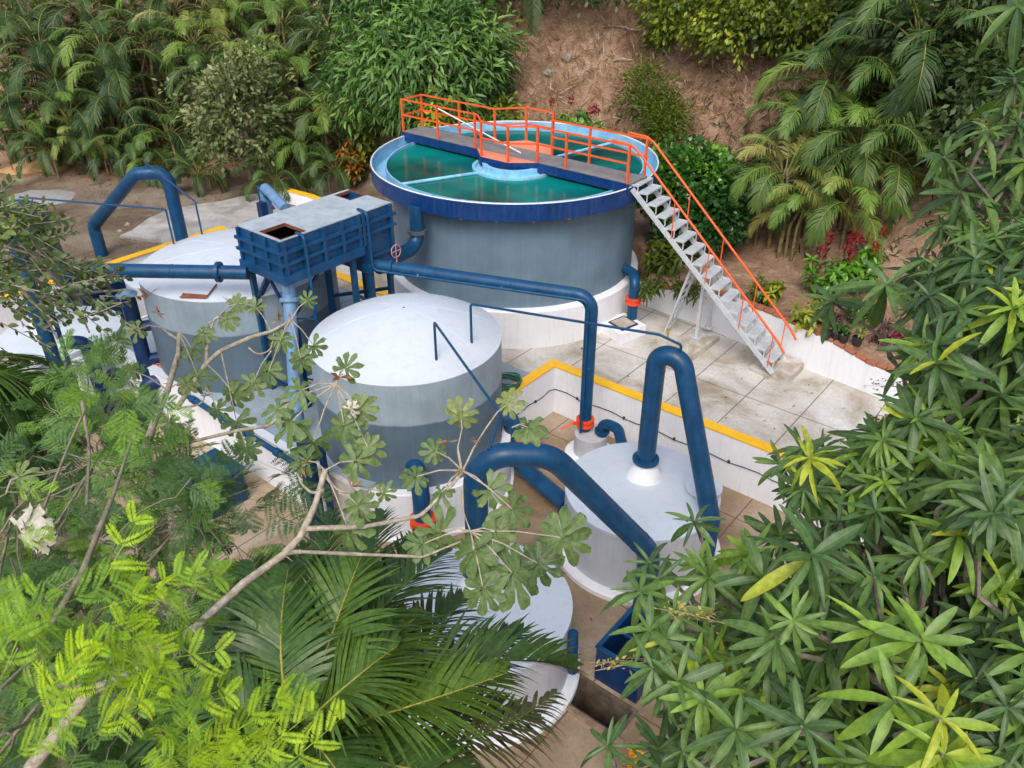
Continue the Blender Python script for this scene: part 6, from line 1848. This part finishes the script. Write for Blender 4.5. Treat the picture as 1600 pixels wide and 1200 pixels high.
# upper branch cluster, rising from the same trunk behind
uq = Vector(atd(225, 700, 7.4)); limb(mb, Vector((uq.x - .3, uq.y - .35, H1(uq.x - .3, uq.y - .35) - .2)), uq, .075, .034, g, .03, 8, 9)
br([(225, 700, 7.4), (243, 655, 7.4), (262, 610, 7.4), (278, 555, 7.4), (280, 520, 7.4)], [.044, .040, .036, .026])
br([(275, 640, 7.4), (322, 568, 7.4), (345, 548, 7.4), (392, 527, 7.4), (424, 518, 7.4), (455, 500, 7.4)], [.034, .032, .030, .026, .018])
br([(322, 568, 7.4), (324, 530, 7.4), (334, 500, 7.4), (344, 492, 7.4)], [.026, .022, .018, .016])
br([(280, 532, 7.4), (262, 520, 7.4), (252, 512, 7.4)], [.018, .014, .010])
br([(388, 543, 7.4), (402, 555, 7.4), (424, 548, 7.4), (428, 520, 7.4)], [.014, .011, .008])
br([(375, 672, 7.2), (420, 665, 7.2), (445, 645, 7.2), (448, 628, 7.2), (440, 615, 7.2)], [.024, .022, .020, .014])
br([(262, 640, 7.3), (318, 632, 7.3), (322, 605, 7.3)], [.014, .012, .008])
br([(225, 700, 7.4), (300, 690, 7.3), (375, 672, 7.2)], [.026, .024, .022])
br([(722, 738, 5.9), (715, 700, 5.9), (722, 670, 5.9)], [.016, .012, .008])
br([(722, 738, 5.9), (740, 700, 5.95), (760, 668, 5.95)], [.012, .010, .008])
br([(722, 760, 5.9), (724, 800, 5.9), (735, 830, 5.9)], [.012, .010, .008])
lvs = Leaves(); pet = MB(); reds = Leaves()
def tleaf(px, py, d, rpx, node, tint, tilt=(0, -.5, 1)):
    q = atd(px, py, d); L = rpx / CAM_F * d * (.54 if d > 7 else .70)
    nd = Vector(atd(*node))
    D = np.array(q - nd); D = unit((D + np.array([0, 0, -.1 * np.linalg.norm(D)]))[None])[0]
    N = np.array(tilt, float) + g.normal(0, .3, 3)
    pr = PL[int(g.integers(4))]
    V, F, rb = scatter(pr, D[None], N[None], np.array(q)[None], [L])
    V = V + np.random.default_rng(int(px * py)).normal(0, .026 * L, V.shape)
    lvs.put(V, F, float(np.clip(tint + g.normal(0, .07), 0, .86)), rb)
    m = nd.lerp(q, .5) + Vector((0, 0, .03))
    mb.tube([nd, m, q], .006, 5, True, [.007, .0055, .0045])
A1, A2, A3, A4, A5 = (722, 735, 5.9), (508, 735, 5.85), (735, 830, 5.9), (525, 600, 5.9), (455, 500, 7.4)
for (px, py, r, nd, tint, tl) in (
    (825, 668, 50, (800, 668, 5.95), .45, (.1, -.6, .8)), (680, 705, 36, A1, .5, (-.2, -.5, .8)), (765, 765, 52, A1, .5, (.2, -.7, .7)), (800, 795, 58, A1, .42, (.3, -.7, .6)), (690, 770, 36, A1, .4, (-.2, -.5, .8)), (650, 745, 40, A1, .42, (-.3, -.5, .8)), (720, 650, 46, (722, 670, 5.9), .80, (0, -.4, 1)), (795, 630, 40, (760, 668, 5.95), .7, (.2, -.5, .8)),
    (878, 840, 74, A3, .42, (.15, -.9, .55)), (800, 895, 84, A3, .40, (.1, -.85, .5)), (840, 880, 60, A3, .06, (.3, -.6, .7)), (740, 860, 66, A3, .40, (-.1, -.7, .6)), (690, 830, 62, A3, .44, (-.3, -.7, .6)), (775, 830, 50, A3, .5, (.1, -.7, .6)), (660, 850, 46, A3, .42, (-.3, -.6, .6)), (755, 920, 60, A3, .38, (0, -.8, .4)),
    (455, 660, 58, A4, .50, (-.1, -.8, .6)), (490, 690, 54, A4, .46, (0, -.9, .5)), (538, 665, 46, A4, .5, (.2, -.8, .6)), (560, 640, 48, A4, .62, (.3, -.7, .6)), (540, 575, 40, A4, .4, (.3, -.3, .9)), (470, 610, 48, A4, .42, (-.2, -.7, .7)), (575, 700, 44, A4, .5, (.2, -.8, .5)), (435, 640, 40, A4, .5, (-.3, -.6, .6)),
    (560, 790, 44, (530, 770, 5.85), .46, (.2, -.7, .6)), (600, 770, 30, (560, 768, 5.9), .62, (.3, -.5, .8)), (545, 830, 54, A2, .5, (.2, -.8, .5)), (480, 720, 40, A2, .30, (-.2, -.7, .6)), (555, 720, 52, A2, .45, (.2, -.7, .5)),
    (365, 615, 50, (322, 568, 7.4), .55, (.1, -.8, .6)), (370, 660, 54, (345, 548, 7.4), .5, (.1, -.8, .6)), (300, 545, 42, (280, 520, 7.4), .5, (0, -.7, .7)), (310, 590, 46, (280, 520, 7.4), .52, (.2, -.8, .6)), (215, 515, 34, (252, 512, 7.4), .72, (-.3, -.6, .7)), (210, 580, 30, (262, 610, 7.4), .5, (-.3, -.6, .7)), (290, 600, 36, (262, 610, 7.4), .70, (.2, -.5, .8)), (420, 580, 50, A5, .4, (-.1, -.8, .6)), (470, 560, 46, A5, .5, (.2, -.8, .6)), (440, 530, 40, A5, .62, (0, -.7, .7)), (490, 540, 40, A5, .5, (.3, -.7, .6)), (355, 500, 36, (334, 500, 7.4), .55, (.2, -.7, .7)), (370, 475, 34, (344, 492, 7.4), .7, (.2, -.4, .9)), (320, 520, 36, (334, 500, 7.4), .6, (-.2, -.7, .7)), (400, 480, 30, (424, 518, 7.4), .7, (0, -.4, .9)), (395, 600, 44, (424, 548, 7.4), .55, (.1, -.8, .6)), (265, 660, 34, (262, 640, 7.3), .5, (0, -.7, .6)), (385, 700, 46, (375, 672, 7.2), .46, (.1, -.8, .6)), (340, 640, 40, (322, 605, 7.3), .46, (0, -.8, .6)), (30, 745, 34, (10, 770, 4.8), .6, (0, -.7, .7)), (480, 470, 30, A5, .6, (.3, -.5, .8))):
    tleaf(px, py, nd[2] - .03, r, nd, tint, tl)
lvs.build('foliage', M['trumpet'], t)
for (px, py, d, r) in ((530, 590, 5.85, .16), (470, 730, 5.8, .10), (548, 760, 5.85, .12), (232, 462, 7.4, .12), (248, 490, 7.4, .10), (278, 575, 7.4, .09), (268, 600, 7.4, .08), (318, 620, 7.3, .09), (435, 500, 7.4, .11), (455, 498, 7.4, .09), (355, 468, 7.4, .06), (375, 478, 7.4, .07), (720, 738, 5.88, .08), (740, 688, 5.92, .07), (700, 690, 5.9, .08)):
    m = 9
    q = np.array(atd(px, py, d)); D = rsph(g, m, -.3); D[:, 1] -= .2
    reds = Leaves()
    reds.scat(lance(.2, (0, .5, 1), .2, .2), D, rsph(g, m, 0), np.tile(q, (m, 1)), r * g.uniform(.5, 1.1, m), np.clip(.95 + g.normal(0, .05, m), .84, 1))
    reds.build('bud', M['trumpet'], t)
obj('trunk', mb, M['bark_pale'], t, 60)

wl = leaf('withered_pale_leaf', [(0, (.55, .52, .46)), (1, (.72, .70, .66))], .7, .3, .2)
for (px, py, d, r) in ((40, 828, 4.6, 34), (58, 838, 4.65, 26), (548, 640, 5.8, 16)):
    q = np.array(atd(px, py, d)); L = r / CAM_F * d
    V, F, rb = scatter(PL[3], np.array([[.8, .1, .3]]), np.array([[0, -.8, .6]]), q[None], [L])
    V = V + np.random.default_rng(px).normal(0, .09 * L, V.shape)
    wlv = Leaves(); wlv.put(V, F, .5); wlv.build('withered_leaf', wl, t)

# ---- small leaved branch reaching in at the left
g = np.random.default_rng(505)
sfoot = Vector((-9.0, 3.2, H1(-9.0, 3.2)))
t = thing('small_leaved_tree', 'small round leaved tree branch reaching in at the left edge over the leftmost tank', 'tree', sfoot)
lv = Leaves(); mb = MB()
SP = simple(.62, .25, .1); SPR = lance(.6, (0, .4, .8, 1), .2, .15, .1)
root_ = atd(-120, 420, 7.0)
limb(mb, sfoot - EZ * .2, Vector((-8.6, 4.2, 4.5)), .13, .09, g, .03, 7, 9)
limb(mb, Vector((-8.6, 4.2, 4.5)), root_, .09, .05, g, .04, 6, 8)
poly_s = [(-60, 300), (10, 320), (25, 305), (38, 330), (70, 350), (60, 365), (100, 375), (95, 395), (130, 400), (160, 435), (150, 470), (120, 450), (100, 480), (60, 470), (30, 440), (-60, 470)]
poly_s2 = [(95, 440), (150, 430), (205, 440), (200, 460), (160, 470), (140, 510), (110, 505), (115, 470), (60, 500), (20, 510), (-20, 500), (0, 470)]
def sprig(px, py, d, L, n, ang, tint):
    q = np.array(atd(px, py, d)); ax = np.array([math.cos(ang), .1 * g.normal(), math.sin(ang)])
    for k in range(n):
        f = k / n
        p = q + ax * (f * L) + np.array([0, 0, -.1 * L * f * f])
        dd = ax + (1 if k % 2 else -1) * np.array([-ax[2], .3 * g.normal(), ax[0]]) * .9 + g.normal(0, .25, 3)
        lv.scat(SPR, dd[None], (np.array([0, -.5, .9]) + g.normal(0, .4, 3))[None], p[None], [.058 * g.uniform(.7, 1.2)], [float(np.clip(tint + g.normal(0, .1), 0, 1))])
    mb.tube([Vector(q), Vector(q + ax * L * .5 + np.array([0, 0, -.02])), Vector(q + ax * L + np.array([0, 0, -.1 * L]))], .004, 4)
for q, px, py, d in volume_points(g, poly_s, 72, lambda px, py: 5.6, 1.2):
    sprig(px, py, d, .27 * g.uniform(.6, 1.2), 9, g.uniform(-1.2, .8), .72 if (px < 30 and py < 400 and g.random() < .6) else .36)
for q, px, py, d in volume_points(g, poly_s2, 16, lambda px, py: 5.6, .8):
    sprig(px, py, d, .28 * g.uniform(.6, 1.2), 7, g.uniform(-1.2, .4), .34)
for q, px, py, d in volume_points(g, [(-70, 290), (15, 300), (55, 325), (60, 400), (-70, 420)], 30, lambda px, py: 5.7, .8):
    sprig(px, py, d, .26 * g.uniform(.6, 1.2), 9, g.uniform(-1.2, .8), .5)
for (px, py, px2, py2) in ((-60, 380, 60, 400), (60, 400, 165, 440), (-40, 430, 90, 470), (90, 470, 200, 452), (-60, 350, 30, 340), (60, 400, 140, 520), (30, 440, 90, 530), (100, 420, 175, 405)):
    limb(mb, atd(px, py, 6.0), atd(px2, py2, 5.9), .016, .006, g, .05, 5, 6)
limb(mb, root_, atd(-60, 390, 6.0), .05, .02, g, .03, 4, 7)
lv.build('crown', M['small'], t)
obj('trunk', mb, M['bark_grey'], t, 60)
